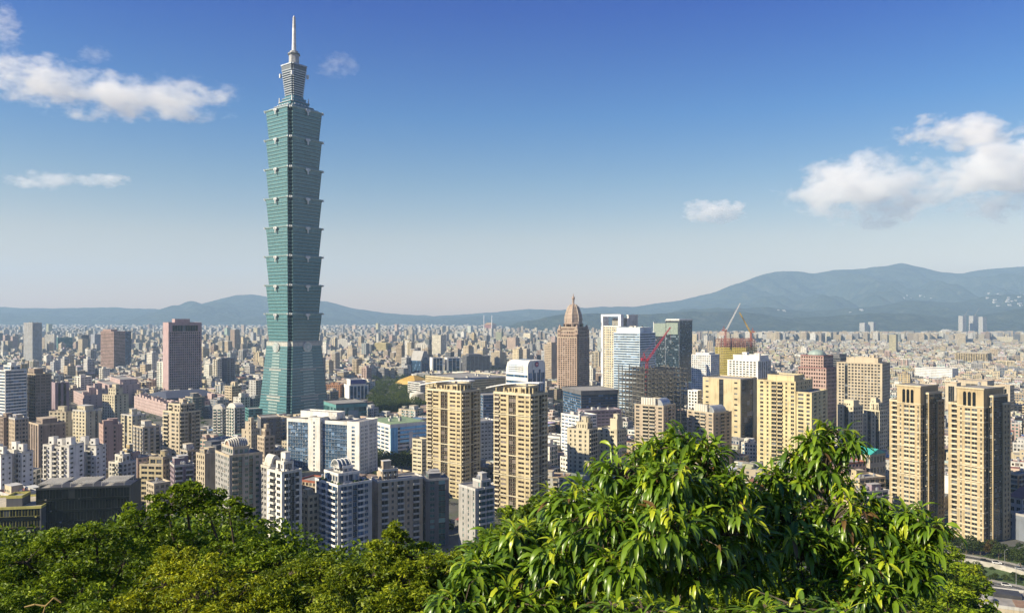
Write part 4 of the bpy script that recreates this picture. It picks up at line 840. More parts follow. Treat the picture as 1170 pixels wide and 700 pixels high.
# near dark glass hall with roof pergolas and its yellow edged neighbour
b = H('glass_hall', 'office building', 'dark green glass hall with pale roof pergolas just above the trees at left', 38, 41, 158, 559, 372, '', '', 'black', 'black', gl='black', rot=-80, wd=(17, 43), done=False, lm='the dark glass hall', near=True)
b.block(b.w, b.d, 0, b.z1, 9, 'G', 'G', wh=.8, sill=.12, band=3, pier=3, parapet=.6)
for i in range(3):
    m = MB(); y0 = -b.d*.48+i*b.d*.33; x0, x1 = -b.w*.42, b.w*.46
    for k in range(14): m.box(x0, x1, y0+k*b.d*.019, y0+k*b.d*.019+.28, b.z1+2.2, b.z1+2.5)
    for x in (x0, x1-.3):
        m.box(x, x+.3, y0, y0+b.d*.255, b.z1+1.95, b.z1+2.19)
        for q in (0, .5, 1): m.box(x, x+.25, y0+q*b.d*.24, y0+q*b.d*.24+.25, b.z1-.1, b.z1+1.94)
    m.build('roof_pergola', wm('offwhite'), b.root)
done(b)
b = H('glass_hall', 'office building', 'low dark block with a pale flat roof edged in yellow at the left edge', -42, -40, 40, 583, 362, '', '', 'dgrey', (.62,.56,.16), gl='black', rot=-80, wd=(26, 33), done=False, near=True)
b.block(b.w, b.d, 0, b.z1, 8, 'G', 'G', wh=.6, band=3, pier=3, parapet=.9)
m = MB(); m.box(-b.w*.46, b.w*.46, -b.d*.46, b.d*.46, b.z1+.01, b.z1+.15); m.build('roof', plain('pale_roof_screed', (.46,.40,.30), .85), b.root)
b.block(9, 7, b.z1, b.z1+4.5, 1, ':', ':', cx=b.w*.2, cy=b.d*.1); done(b)

# ------------------------------------------------------------------ construction sites and cranes
def lattice(mb, p, q, w0, w1, n, m=0, r=.18):
    p, q = Vector(p), Vector(q); d = (q-p).normalized(); a = (Vector((0,0,1)) if abs(d.z) < .9 else Vector((1,0,0))).cross(d).normalized(); c = d.cross(a)
    cs = [(1,1),(1,-1),(-1,-1),(-1,1)]; P = lambda i, k: p+(q-p)*(i/n)+(a*cs[k][0]+c*cs[k][1])*(w0+(w1-w0)*i/n)*.5
    for k in range(4): mb.tube(P(0, k), P(n, k), r*1.3, r*1.3, 4, m)
    for i in range(n):
        for k in range(4): mb.tube(P(i, k), P(i+1, (k+1) % 4), r*.8, r*.8, 4, m)
def crane(lab, px, Y, zb, zm, jib, col, col2, rz, fat=.18, grp='cranes over the construction sites', name='tower_crane'):
    x = xat(px, Y); root = empty(name, (x, Y, zb), rz, lab, 'crane', grp)
    c1 = plain('crane_paint', col, .5); c2 = plain('crane_paint', col2, .5); h = zm-zb
    m = MB(); lattice(m, (0,0,0), (0,0,h), 2.2, 2.2, max(4, int(h/2.5)), r=fat); m.build('mast', c1, root)
    m = MB(); m.box(-1.6, 6.5, -1.5, 1.5, h, h+1.0); m.box(3.5, 6.6, -1.6, 1.6, h+1.0, h+3.2); m.box(-1.8, .2, 1.5, 3.1, h+.3, h+2.6); m.build('turntable', c1, root)
    m = MB(); lattice(m, (-1, 0, h+1), (-jib[0], 0, h+1+jib[1]), 1.9, .9, 12, r=fat); m.build('jib', c2, root)
    m = MB(); lattice(m, (1.5, 0, h+1), (3.5, 0, h+9), 1.4, .5, 4, r=.15); m.tube((3.5, 0, h+9), (6, 0, h+3), .16, .16, 4); m.tube((3.5, 0, h+9), (-jib[0]*.96, 0, h+1+jib[1]*.96), .09, .09, 4); m.tube((-jib[0], 0, h+1+jib[1]), (-jib[0], 0, h+jib[1]-14), .07, .07, 4); m.build('mast_head', c1, root)
def steel_frame(lab, l, c, r, top, Y, n, col, name='steel_frame_building', zbase=0, lm=None, deck=True, seed=1):
    rot, w, d = solve(l, c, r, Y, .95); th = R_(rot); Cx, Cy = (c-CX)*Y/FPX, Y
    ox = Cx-(math.cos(th)*w/2+math.sin(th)*d/2); oy = Cy-(math.sin(th)*w/2-math.cos(th)*d/2); z1 = zat(top, Y)
    root = empty(name, (ox, oy, zbase), th, lab, 'construction site'); z1 -= zbase; rg = random.Random(seed)
    HEROES.append(dict(l=l, r=r, top=top, Y=Y, ox=ox, oy=oy, rad=.5*math.hypot(w, d), lm=lm, vb=490, w=w, d=d, label=lab, z1=z1))
    mt = plain('raw_steel', col, .6); nx_, ny_ = 7, 6; m = MB(); m2 = MB(); m3 = MB()
    for i in range(nx_+1):
        for j in range(ny_+1):
            x, y = -w/2+w*i/nx_, -d/2+d*j/ny_; zz_ = z1*(1-.16*rg.random()*(rg.random() < .6))
            m.box(x-.42, x+.42, y-.42, y+.42, 0, zz_)
    for k in range(1, n+1):
        z = z1*.97*k/n
        for i in range(nx_+1):
            if k == n and rg.random() < .5: continue
            x = -w/2+w*i/nx_; m2.box(x-.25, x+.25, -d/2, d/2, z-.8, z)
        for j in range(ny_+1):
            if k == n and rg.random() < .5: continue
            y = -d/2+d*j/ny_; m2.box(-w/2, w/2, y-.25, y+.25, z-.79, z+.01)
        if deck and k < n*.55 and k % 2:
            m3.box(-w*.42, w*.42, -d*.40, d*.42, z+.02, z+.2)
    for k in range(0, n-1, 2):
        for j in (0, ny_):
            i = 1+2*(k//2 % 2); a, b_ = -w/2+w*i/nx_, -w/2+w*(i+1)/nx_; y = -d/2+d*j/ny_
            m2.tube((a, y, z1*.97*k/n), (b_, y, z1*.97*(k+2)/n), .3, .3, 4)
    m.build('column_grid', mt, root); m2.build('beam_grid', mt, root)
    if deck: m3.build('floor_decks', wm('dgrey'), root)
    return root, w, d
steel_frame('bare steel skeleton of an unfinished building under the red crane', 707, 736, 786, 420, 850, 15, (.15,.14,.12), lm='the bare steel frame')
crane('red crane rising from the bare steel frame', 739, 872, 0, zat(412, 872), (28, 37), (.42,.03,.05), (.45,.04,.07), R_(180+8))
root, w_, d_ = steel_frame('unfinished block wrapped in yellow scaffolding with a rusty red steel top', 818, 852, 864, 386, 1450, 26, (.20,.085,.065), name='scaffolded_building', lm='the yellow scaffolded building', seed=3)
m = MB(); zt = zat(397, 1450)
for k in range(22):
    z = zt*k/22; hw, hd = w_/2+1.2, d_/2+1.2
    m.box(-hw, hw, -hd, -hd+.25, z+.3, z+2.4); m.box(hw-.25, hw, -hd+.26, hd, z+.31, z+2.39)
for k in range(15):
    x = -w_/2-1.2+(w_+2.4)*k/14; m.box(x-.2, x+.2, -d_/2-1.5, -d_/2-1.21, 0, zt+2)
    y = -d_/2-1.2+(d_+2.4)*k/14; m.box(w_/2+1.21, w_/2+1.5, y-.2, y+.2, 0, zt+2)
m.build('scaffold_wrap', plain('yellow_netting', (.36,.30,.06), .9), root)
crane('pale grey crane with its jib raised to the right above the scaffolded building', 829, 1462, zat(395, 1462), zat(378, 1462), (28, 52), (.35,.10,.08), (.6,.6,.6), R_(180), .34)
crane('yellow crane with its jib raised to the left above the scaffolded building', 858, 1470, zat(400, 1470), zat(380, 1470), (22, 38), (.42,.12,.06), (.55,.36,.05), 0.0, .34)
crane('tiny hazy crane leaning over the left of the three towers under cranes', 1102, 5420, zat(366, 5420), zat(361, 5420), (-30, 45), (.3,.25,.22), (.3,.25,.22), 0)
crane('tiny hazy crane leaning over the middle of the three towers under cranes', 1114, 5460, zat(366, 5460), zat(360, 5460), (-30, 50), (.3,.25,.22), (.3,.25,.22), 0)
# ------------------------------------------------------------------ the rest of the city
rnd = random.Random(11); rng = np.random.default_rng(5)
FCOL = [('white', (.67,.64,.57), 20), ('cream', (.54,.46,.32), 26), ('pale grey', (.46,.45,.43), 15), ('beige', (.47,.39,.28), 18), ('tan', (.36,.29,.21), 7),
        ('pinkish', (.44,.33,.29), 5), ('brown', (.24,.18,.145), 4), ('grey', (.27,.27,.275), 10), ('ochre', (.46,.36,.20), 4), ('dark', (.11,.115,.13), 3)]
FW = np.array([c[2] for c in FCOL], float); FW /= FW.sum()
RCOL = [('bare', (.25,.24,.22), 50), ('red sheet', (.30,.10,.07), 7), ('green sheet', (.12,.22,.16), 8), ('blue sheet', (.10,.20,.32), 4), ('white sheet', (.60,.60,.58), 15), ('rusty', (.26,.17,.11), 12)]
RW = np.array([c[2] for c in RCOL], float); RW /= RW.sum()
GA = R_(-36); ca, sa = math.cos(GA), math.sin(GA)
lots = []
def zone(y0, y1, pa, pb, keep):
    ra = np.arange(-y1*1.2, y1*1.2, pa); rb = np.arange(-y1*.9, y1*1.4, pb)
    A, B = np.meshgrid(ra, rb); ia = np.arange(len(ra))[None, :]+0*A.astype(int); ib = np.arange(len(rb))[:, None]+0*B.astype(int)
    A = A+rng.uniform(-1, 1, A.shape)*pa*.08; B = B+rng.uniform(-1, 1, B.shape)*pb*.08
    X = A*ca-B*sa; Y = A*sa+B*ca
    px = CX+FPX*X/np.maximum(Y, 1)
    ok = (Y > y0) & (Y <= y1) & (px > -70) & (px < 1240) & (ia % 6 != 0) & (ib % 5 != 0) & (rng.random(A.shape) < keep)
    for x, y, p in zip(X[ok], Y[ok], px[ok]): lots.append((x, y, p, pa, pb))
zone(430, 1500, 23, 19, .92); zone(1500, 3400, 22, 19, .93); zone(3400, 6700, 25, 22, .93); zone(6700, 10200, 40, 34, .85)
HB = [(h['ox'], h['oy'], h['rad']) for h in HEROES]
HX = np.array(HB)
fills = []
def in_park(px, py): return (420 < px < 494 and 432 < py < 480)
for x, y, p, pa, pb in lots:
    py = HZ+EYE*FPX/y
    if y < 2300 and (np.hypot(HX[:, 0]-x, HX[:, 1]-y) < HX[:, 2]+9).any(): continue
    if in_park(p, py) or (628 < p < 652 and 498 < py < 524) or (163 < p < 186 and 512 < py < 530): continue
    if p > 1000 and y < 520: continue
    if p > 845 and 3350 < y < 3950 and rnd.random() < .85: continue
    if y > np.interp(p, [545, 600, 700, 800, 860], [9900, 6500, 6300, 5200, 4600]): continue
    w = pa*rnd.uniform(.62, .95); d = pb*rnd.uniform(.6, .92)
    u = rnd.random(); long_ = y > 1100 and rnd.random() < .16
    if long_: w *= rnd.uniform(1.8, 3.2)
    if y < 1100 and p < 330: fl = rnd.choice((4,5,5,6,7,8,10,12,13,14))
    elif y < 1100: fl = rnd.choice((3,4,4,5,5,6,7))
    elif y < 3400: fl = rnd.choice((3,4,4,5,5,6)) if u < .88 else rnd.randint(7, 12) if u < .975 else rnd.randint(13, 18)
    else: fl = rnd.choice((2,3,3,4,4,5)) if u < .91 else rnd.randint(6, 11) if u < .985 else rnd.randint(12, 18)
    if p > 800 and 3950 <= y < 4350:
        fl = rnd.randint(11, 15); w *= 1.25
        if rnd.random() < .35: continue
    elif p > 845 and fl > 9: fl = 5
    if long_: fl = min(fl, rnd.choice((3, 4, 4, 5, 8)))
    if y > 6000: fl = min(fl, 9)
    h = fl*3.3+rnd.uniform(.3, 1.5)
    if y < 2000:
        hw = .7*max(w, d)*FPX/y
        for q in HEROES:
            if q['Y'] > y+5 and q['l']-hw < p < q['r']+hw:
                cap = EYE+(HZ-q['vb'])*y/FPX-1
                if h > cap: h = cap
        fl = max(2, int(h/3.3))
        if h < 5: continue
    ci = rnd.choices(range(len(FCOL)), FW)[0]; ri = rnd.choices(range(len(RCOL)), RW)[0]; rot = -36+rnd.gauss(0, 2.0)+(rnd.random() < .08)*rnd.uniform(-25, 25)
    fills.append([x, y, w, d, h, fl, ci, ri, rot, p])
# which of them the photograph shows: paint near over far
order = sorted(range(len(fills)), key=lambda i: -fills[i][1])
buf = np.full((350, 585), -1, np.int32)
ev = sorted([(fills[i][1], 0, i) for i in order]+[(q['Y'], 1, j) for j, q in enumerate(HEROES)], key=lambda e: -e[0])
for Y, k, i in ev:
    if k: q = HEROES[i]; l, r, t_, b_ = q['l'], q['r'], q['top'], HZ+EYE*FPX/Y
    else:
        f = fills[i]; hw = .68*math.hypot(f[2], f[3])*.5*2*.5*FPX/Y*1.35; l, r, t_, b_ = f[9]-hw, f[9]+hw, HZ-(f[4]-EYE)*FPX/Y, HZ+EYE*FPX/Y
    a, b2, c_, d_ = (int(max(0, v/2)) for v in (l, r, t_, b_))
    buf[c_:d_+1, a:b2+1] = i if not k else -1
TL = np.interp(np.arange(0, 1170, 2), [0,50,120,200,290,345,440,470,500,520,560,600,640,700,735,780,830,860,905,955,985,1000,1040,1085,1100,1110,1170],
               [575,588,578,545,570,605,590,575,600,640,605,565,560,510,492,478,505,535,500,482,500,555,570,600,625,640,640])
for x in range(585): buf[int(TL[x]/2):, x] = -1
cnt = np.bincount(buf[buf >= 0], minlength=len(fills))*4
rank = [int(i) for i in np.argsort(-cnt) if cnt[i] >= 24][:215]
ysum = {}
for i in rank:
    rr, cc = np.nonzero(buf == i); ysum[i] = (2*float(cc.mean()), 2*float(rr.mean()))
LMS = [q for q in HEROES if q['lm']]
PAT = ['w', 'wW', 'wb', 'n.w', 'W', 'w.', 'bw.', 'wwn']
desc = {}
for i in rank:
    x, y, w, d, h, fl, ci, ri, rot, p = fills[i]; mx, my = ysum[i]
    best = min(LMS, key=lambda q: max(q['l']-mx, mx-q['r'], 0)+1.3*max(q['top']-my, my-q['vb'], 0)+(0 if q['l'] < mx < q['r'] else 1))
    if best['l'] <= mx <= best['r']: rel = 'in front of' if y < best['Y'] else 'behind'
    else: rel = 'left of' if mx < best['l'] else 'right of'
    size = 'low' if fl <= 6 else 'mid-rise' if fl <= 11 else 'tall'
    roof = RCOL[ri][0].replace(' sheet', '').replace('bare', 'flat')+'-roofed'
    desc[i] = (f"{size} {roof} {FCOL[ci][0].replace(' ', '-')} block", rel, best['lm'])
bykey = {}
for i, k in desc.items(): bykey.setdefault(k, []).append(i)
ORD = ['leftmost', 'second from left', 'third from left', 'fourth from left', 'fifth from left', 'sixth from left', 'seventh from left', 'eighth from left']
labels = {}
for k, ids in bykey.items():
    ids.sort(key=lambda i: ysum[i][0])
    for j, i in enumerate(ids):
        labels[i] = f"{k[0]} {k[1]} {k[2]}" if len(ids) == 1 else f"{k[0]}, {ORD[min(j, 7)]} {k[1]} {k[2].replace('the white office with blue glass', 'the white glazed office')}"
ROOFM = {r[0]: plain('roof_'+r[0].replace(' ', '_'), r[1], .8) for r in RCOL}
for i in rank:
    x, y, w, d, h, fl, ci, ri, rot, p = fills[i]; rg = random.Random(i)
    root = empty('apartment_building', (x, y, 0), R_(rot), labels[i], 'apartment block', 'lesser city blocks between the landmarks')
    b = Bld(w, d); tr = rg.choice(['offwhite', 'lgrey', 'beige', FCOL[ci][1], FCOL[ci][1]])
    mats = [wm(FCOL[ci][1]), wm(tr), gm(rg.choice(['dark', 'dark', 'blue', 'brown', 'teal'])), gm('black'), ROOFM[RCOL[ri][0]]]
    b.block(w, d, 0, h, fl, rg.choice(PAT), rg.choice(PAT), parapet=rg.choice([.5, 1.0, 1.2]), wh=rg.choice([.42, .5, .55]))
    roof_stuff(root, w, d, h, rg.choice(['rooms', 'pent', 'pent', 'tanks']), rg, mats)
    finish(b, root, mats, False)
rset = set(rank); rest = [f for i, f in enumerate(fills) if i not in rset]
# all the others in one mass
BV, BC = [], []
BP = []
def addbox(x, y, w, d, z0, z1, rot, wc, rc, ox=0, oy=0):
    BP.append((x, y, w, d, z0, z1, rot, ox, oy)); BC.append((*wc, *rc))
for x, y, w, d, h, fl, ci, ri, rot, p in rest:
    j = rnd.uniform(.82, 1.12)*(.86 if y > 2500 else 1); wc = tuple(c*j for c in FCOL[ci][1]); rc = tuple(c*rnd.uniform(.8, 1.2) for c in RCOL[ri][1])
    addbox(x, y, w, d, 0, h, rot, wc, rc)
    if y < 3600:
        for k in range(rnd.randint(0, 2)):
            a, b_ = w*rnd.uniform(.2, .6), d*rnd.uniform(.2, .6)
            addbox(x, y, a, b_, h-.2, h+rnd.uniform(2, 4.5), rot, tuple(c*rnd.uniform(.8, 1.1) for c in FCOL[rnd.choice((0, 1, 2, 2, 3))][1]), RCOL[int(rng.choice(len(RCOL), p=RW))][1], rnd.uniform(-.5, .5)*(w-a)*.9, rnd.uniform(-.5, .5)*(d-b_)*.9)
for k in range(60):                                       # taller far blocks that break the carpet
    y = rnd.uniform(2200, 7000); p = rnd.uniform(-40, 1220)
    if y > 4300 and p > 545: continue
    if y > 3200 and p > 845: continue
    addbox(xat(p, y), y, rnd.uniform(18, 40), rnd.uniform(16, 30), 0, rnd.uniform(45, 85), -36+rnd.gauss(0, 4), tuple(c*rnd.uniform(.8, 1.1) for c in FCOL[int(rng.choice(len(FCOL), p=FW))][1]), RCOL[0][1])
unit = np.array([(-1,-1,0),(1,-1,0),(1,1,0),(-1,1,0),(-1,-1,1),(1,-1,1),(1,1,1),(-1,1,1)], float)
BP = np.array(BP); nb = len(BP); col_ = lambda k: BP[:, k][:, None]
qx = unit[None, :, 0]*col_(2)/2+col_(7); qy = unit[None, :, 1]*col_(3)/2+col_(8); qz = col_(4)+unit[None, :, 2]*(col_(5)-col_(4)); th_ = np.radians(col_(6))
V = np.stack([qx*np.cos(th_)-qy*np.sin(th_)+col_(0), qx*np.sin(th_)+qy*np.cos(th_)+col_(1), qz], 2).reshape(-1, 3)
base = (np.arange(nb)*8)[:, None, None]
fq = (base+np.array([(0,1,5,4),(1,2,6,5),(2,3,7,6),(3,0,4,7),(4,5,6,7)])[None]).reshape(-1, 4)
BC = np.array(BC); colr = np.concatenate([np.stack([BC[:, :3]]*4+[BC[:, 3:]], 1).reshape(-1, 3), np.ones((nb*5, 1))], 1)
t = NT('far_city_wall'); geo = t.n('ShaderNodeNewGeometry'); at = t.n('ShaderNodeAttribute', None, attribute_name='Col')
N = geo.outputs['Normal']; P = geo.outputs['Position']
cr = t.n('ShaderNodeVectorMath', {0: N, 1: (0, 0, 1)}, operation='CROSS_PRODUCT').outputs[0]
u = t.n('ShaderNodeVectorMath', {0: P, 1: cr}, operation='DOT_PRODUCT').outputs['Value']
spz = t.n('ShaderNodeSeparateXYZ', {0: P}).outputs[2]; nz = t.n('ShaderNodeSeparateXYZ', {0: N}).outputs[2]
us, zs = t.math('MULTIPLY', u, 1/3.4), t.math('MULTIPLY', spz, 1/3.3)
fu, fz = t.math('FRACT', us), t.math('FRACT', zs)
wn = t.n('ShaderNodeTexWhiteNoise', {0: t.n('ShaderNodeCombineXYZ', {0: t.math('FLOOR', us), 1: t.math('FLOOR', zs), 2: 1.0}).outputs[0]}, noise_dimensions='3D').outputs[0]
inside = t.math('MULTIPLY', t.math('MULTIPLY', t.math('GREATER_THAN', fu, .2), t.math('LESS_THAN', fu, .78)), t.math('MULTIPLY', t.math('GREATER_THAN', fz, .3), t.math('LESS_THAN', fz, .78)))
inside = t.math('MULTIPLY', t.math('MULTIPLY', inside, t.math('LESS_THAN', nz, .5)), t.math('GREATER_THAN', wn, .15))
ns = t.n('ShaderNodeTexNoise', {0: P, 'Scale': .12, 'Detail': 3.0}).outputs[0]
c = t.mix(t.math('MULTIPLY', ns, .45), at.outputs['Color'], (.10,.095,.085))
c = t.mix(inside, c, (.05,.055,.06)); ro = t.math('SUBTRACT', .8, t.math('MULTIPLY', inside, .5))
t.surf(t.pr(Base_Color=c, Roughness=ro).outputs[0])
o = link('city_buildings', np_mesh('city_buildings', V, [fq], [t.mat], [('Col', 'FACE', 'FLOAT_COLOR', colr)])); tag(o, 'dense carpet of small city buildings spreading to the hills', 'buildings', kind='stuff')

m = MB(); rg = random.Random(8)
for ri_, boxes in ((1, ((1030, 1075, 334, 341, 12), (1125, 1170, 335, 341, 8))), (2, ((1128, 1168, 340, 350, 18), (880, 900, 354, 357, 3), (960, 990, 353, 357, 3)))):
    Vr = RIDGE_V[ri_]; pxv = CX+FPX*Vr[:, 0]/Vr[:, 1]; pyv = HZ-FPX*(Vr[:, 2]-EYE)/Vr[:, 1]
    front = Vr[:, 1] < (13200 if ri_ == 1 else 9300)
    for a_, b_, c_, d_, n_ in boxes:
        for k in range(n_):
            i = int(np.argmin((pxv-rg.uniform(a_, b_))**2+3*(pyv-rg.uniform(c_, d_))**2+1e6*(~front))); x, y, z = Vr[i]; x += rg.uniform(-15, 15); s_ = rg.uniform(7, 18)
            m.box(x-s_, x+s_, y-10, y+10, z-20, z+rg.uniform(6, 16), 0)
tag(m.build('hillside_houses', wm('lgrey')), 'white houses scattered on the mountain slopes at right', 'houses', kind='stuff')

# ------------------------------------------------------------------ greenery of the city
def leafmat(name, dark, mid, light, trans, gl=.5, top=None):
    t = NT(name); geo = t.n('ShaderNodeNewGeometry'); at = t.n('ShaderNodeAttribute', None, attribute_name='tint')
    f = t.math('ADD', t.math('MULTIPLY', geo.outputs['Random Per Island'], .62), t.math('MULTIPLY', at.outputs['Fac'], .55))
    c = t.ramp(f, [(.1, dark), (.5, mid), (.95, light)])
    p = t.pr(Base_Color=c, Roughness=gl, Specular_IOR_Level=.25)
    tr = t.n('ShaderNodeBsdfTranslucent', {0: t.mix(.5, c, trans)})
    t.surf(t.n('ShaderNodeMixShader', {0: .34, 1: p.outputs[0], 2: tr.outputs[0]}).outputs[0]); return t.mat
BARK = plain('bark', (.10,.075,.05), .9)
def unitv(a): return a/np.maximum(np.linalg.norm(a, axis=-1, keepdims=True), 1e-9)
def small_leaves(P, L, W_, up=.55, rng=rng):
    '''folded two-triangle leaves at points P'''
    n = len(P); D = unitv(rng.normal(size=(n, 3))*[1, 1, .6]+[0, 0, -.15]); Nn = unitv(rng.normal(size=(n, 3))*.75+[0, 0, up]); S = unitv(np.cross(D, Nn)); U = np.cross(S, D)
    L = L*rng.uniform(.7, 1.3, (n, 1)); W_ = W_*rng.uniform(.75, 1.25, (n, 1)); fold = .25
    v0 = P-D*L*.5; v2 = P+D*L*.5; m_ = P-D*L*.05
    v1 = m_+S*W_*.5+U*W_*fold; v3 = m_-S*W_*.5+U*W_*fold
    V = np.stack([v0, v1, v2, v3], 1).reshape(-1, 3); i4 = (np.arange(n)*4)[:, None]
    return V, np.concatenate([i4+[0, 2, 1], i4+[0, 3, 2]])
def blob_trees(spots, per, size, leaf, seed):
    r = np.random.default_rng(seed); PP = []
    for x, y, z, s in spots:
        k = int(per); q = unitv(r.normal(size=(k, 3)))*r.uniform(.55, 1.0, (k, 1))**.6; q[:, 2] = np.abs(q[:, 2])*1.1-.15
        PP.append(q*[s*size, s*size, s*size*.85]+[x, y, z+s*size*.55])
    P = np.concatenate(PP); V, F = small_leaves(P, leaf, leaf*.8, .8, r)
    return V, [F]
sp = []
for k in range(330):
    p, y_ = rnd.uniform(422, 492), rnd.uniform(434, 479); X, Y = gpt(p, y_)
    if (np.hypot(HX[:, 0]-X, HX[:, 1]-Y) < HX[:, 2]+2).any(): continue
    sp.append((X, Y, 0, rnd.uniform(.7, 1.7)))
V, F = blob_trees(sp, 150, 6.5, 1.7, 3)
CITYLEAF = leafmat('park_foliage', (.012,.028,.008), (.04,.068,.014), (.13,.155,.03), (.14,.20,.02), .7)
tag(link('park_woodland', np_mesh('park_woodland', V, F, [CITYLEAF], [('tint', 'POINT', 'FLOAT', np.repeat(rng.random(len(sp))*.8, 600))])), 'dark green mass of park trees right of the tall green tower', 'trees', kind='stuff')
sp = []
for k in range(2600):
    Y = rnd.uniform(420, 2600)**1.0; p = rnd.uniform(-20, 1190); X = xat(p, Y)
    if (np.hypot(HX[:, 0]-X, HX[:, 1]-Y) < HX[:, 2]*.8+3).any(): continue
    sp.append((X, Y, 0, rnd.uniform(.6, 1.2)))
for (a, b_, c_, d_, k) in ((628, 652, 500, 522, 60), (163, 186, 513, 530, 50), (425, 480, 518, 535, 60), (560, 650, 560, 600, 60), (1000, 1100, 585, 640, 0)):
    for q in range(k):
        X, Y = gpt(rnd.uniform(a, b_), rnd.uniform(c_, d_)); sp.append((X, Y, 0, rnd.uniform(.7, 1.3)))
V, F = blob_trees(sp, 46, 5.0, 1.9, 4)
tag(link('street_greenery', np_mesh('street_greenery', V, F, [CITYLEAF], [('tint', 'POINT', 'FLOAT', np.repeat(rng.random(len(V)//4)*.5, 4))])), 'scattered small street trees between the city blocks', 'trees', kind='stuff')

# ------------------------------------------------------------------ road, kerbs, row of street trees at lower right
ASPH = plain('asphalt', (.075,.073,.07), .9); PAVE = plain('pavement', (.30,.28,.25), .85); PAINT = plain('road_paint', (.7,.7,.66), .7); CONC = plain('concrete', (.40,.38,.33), .85)
GRASS = plain('grass', (.06,.10,.025), .95)
def strip(name, pts, w, z, mat, kind='structure', h=0):
    m = MB(); L, Rr = [], []
    for i, p in enumerate(pts):
        a = Vector(pts[max(0, i-1)]); b_ = Vector(pts[min(len(pts)-1, i+1)]); d = (b_-a).normalized(); n_ = Vector((-d.y, d.x))
        L.append(Vector(p)+n_*w/2); Rr.append(Vector(p)-n_*w/2)
    for i in range(len(pts)-1):
        a, b_, c_, d_ = Rr[i], Rr[i+1], L[i+1], L[i]
        m.quad((a.x,a.y,z),(b_.x,b_.y,z),(c_.x,c_.y,z),(d_.x,d_.y,z))
        if h:
            m.quad((a.x,a.y,z-h),(b_.x,b_.y,z-h),(b_.x,b_.y,z),(a.x,a.y,z)); m.quad((c_.x,c_.y,z-h),(d_.x,d_.y,z-h),(d_.x,d_.y,z),(c_.x,c_.y,z))
    o = m.build(name, mat); tag(o, kind=kind); return o
def off_(pts, k):
    out = []
    for i, p in enumerate(pts):
        a = Vector(pts[max(0, i-1)]); b_ = Vector(pts[min(len(pts)-1, i+1)]); d = (b_-a).normalized(); out.append((p[0]-d.y*k, p[1]+d.x*k))
    return out
m = MB(); q = [gpt(1000, 628), gpt(1240, 640), gpt(1260, 720), gpt(1000, 720)]; m.quad(*[(x, y, .004) for x, y in q]); tag(m.build('lawn', GRASS), kind='structure')
r1 = [gpt(*p) for p in ((1010, 624), (1060, 630), (1090, 635), (1120, 640), (1150, 646), (1180, 654), (1230, 672))]
r2 = [gpt(*p) for p in ((1040, 650), (1075, 654), (1105, 659), (1130, 666), (1160, 672), (1190, 682), (1230, 700))]
for r_, w_ in ((r1, 11), (r2, 9)):
    strip('road', r_, w_, .012, ASPH); strip('pavement', off_(r_, w_/2+1.3), 2.5, .14, PAVE, h=.14); strip('pavement', off_(r_, -w_/2-1.3), 2.5, .14, PAVE, h=.14)
    strip('road_marking', r_, .25, .018, PAINT); 
    for k in (-w_/2+.5, w_/2-.5): strip('road_marking', off_(r_, k), .2, .018, PAINT)
w1 = off_(r1, -9.5); m = MB()
for (x0, y0), (x1, y1) in zip(w1, w1[1:]):
    d = Vector((x1-x0, y1-y0)).normalized(); n_ = Vector((-d.y, d.x))*.3
    m.loft([[(x0-n_.x, y0-n_.y, 0), (x1-n_.x, y1-n_.y, 0), (x1+n_.x, y1+n_.y, 0), (x0+n_.x, y0+n_.y, 0)], [(x0-n_.x, y0-n_.y, 2.6), (x1-n_.x, y1-n_.y, 2.6), (x1+n_.x, y1+n_.y, 2.6), (x0+n_.x, y0+n_.y, 2.6)]], 0)
tag(m.build('retaining_wall', CONC), 'long low concrete retaining wall below the upper road', 'wall')
sp = []
for k in range(420):
    X, Y = gpt(rnd.uniform(1040, 1200), rnd.uniform(628, 705))
    dmin = min(min(math.hypot(X-(a_[0]+(b_[0]-a_[0])*t_/8), Y-(a_[1]+(b_[1]-a_[1])*t_/8)) for t_ in range(9)) for r_ in (r1, r2) for a_, b_ in zip(r_, r_[1:]))
    if dmin > 9.5 and not (X > xat(1110, 350) and Y < 372): sp.append((X, Y, -.8, rnd.uniform(.5, 1.3)))
V, F = blob_trees(sp, 160, 2.2, .55, 6)
tag(link('verge_shrubs', np_mesh('verge_shrubs', V, F, [CITYLEAF], [('tint', 'POINT', 'FLOAT', np.repeat(rng.random(len(sp))*.8, 640))])), 'low shrubs covering the verges between the two roads', 'shrubs', kind='stuff')
def trunk_mb(m, base, top, r0, r1, n=6): m.tube(base, top, r0, r1, n, 0)
def simple_tree(name, x, y, z, s, seed, mat, label, group, per=900, leaf=.8, cat='tree', ny=1.15):
    r = np.random.default_rng(seed); root = empty(name, (x, y, z), 0, label, cat, group)
    m = MB(); h = s*1.1; m.tube((0, 0, -.8), (.2*s*.2, 0, h), s*.07, s*.04, 7)
    cl = []
    for k in range(9):
        a = r.uniform(0, 6.28); rr = r.uniform(.1, .62)*s; zc = h+r.uniform(-.25, 1.0)*s*ny*.75
        c_ = np.array([math.cos(a)*rr, math.sin(a)*rr, zc]); cl.append((c_, r.uniform(.38, .62)*s)); m.tube((0, 0, h*.8), tuple(c_), s*.03, s*.01, 5)
    m.build('trunk', BARK, root)
    PP = []
    for c_, q in cl:
        k = per//9; v = unitv(r.normal(size=(k, 3))); v[:, 2] = np.abs(v[:, 2])*1.25-.35; PP.append(c_+v*q*r.uniform(.6, 1.05, (k, 1)))
    P = np.concatenate(PP); V, F = small_leaves(P, leaf, leaf*.75, .7, r)
    link('crown', np_mesh('crown', V, [F], [mat], [('tint', 'POINT', 'FLOAT', np.repeat(r.random(len(P))*.4, 4))]), root); return root
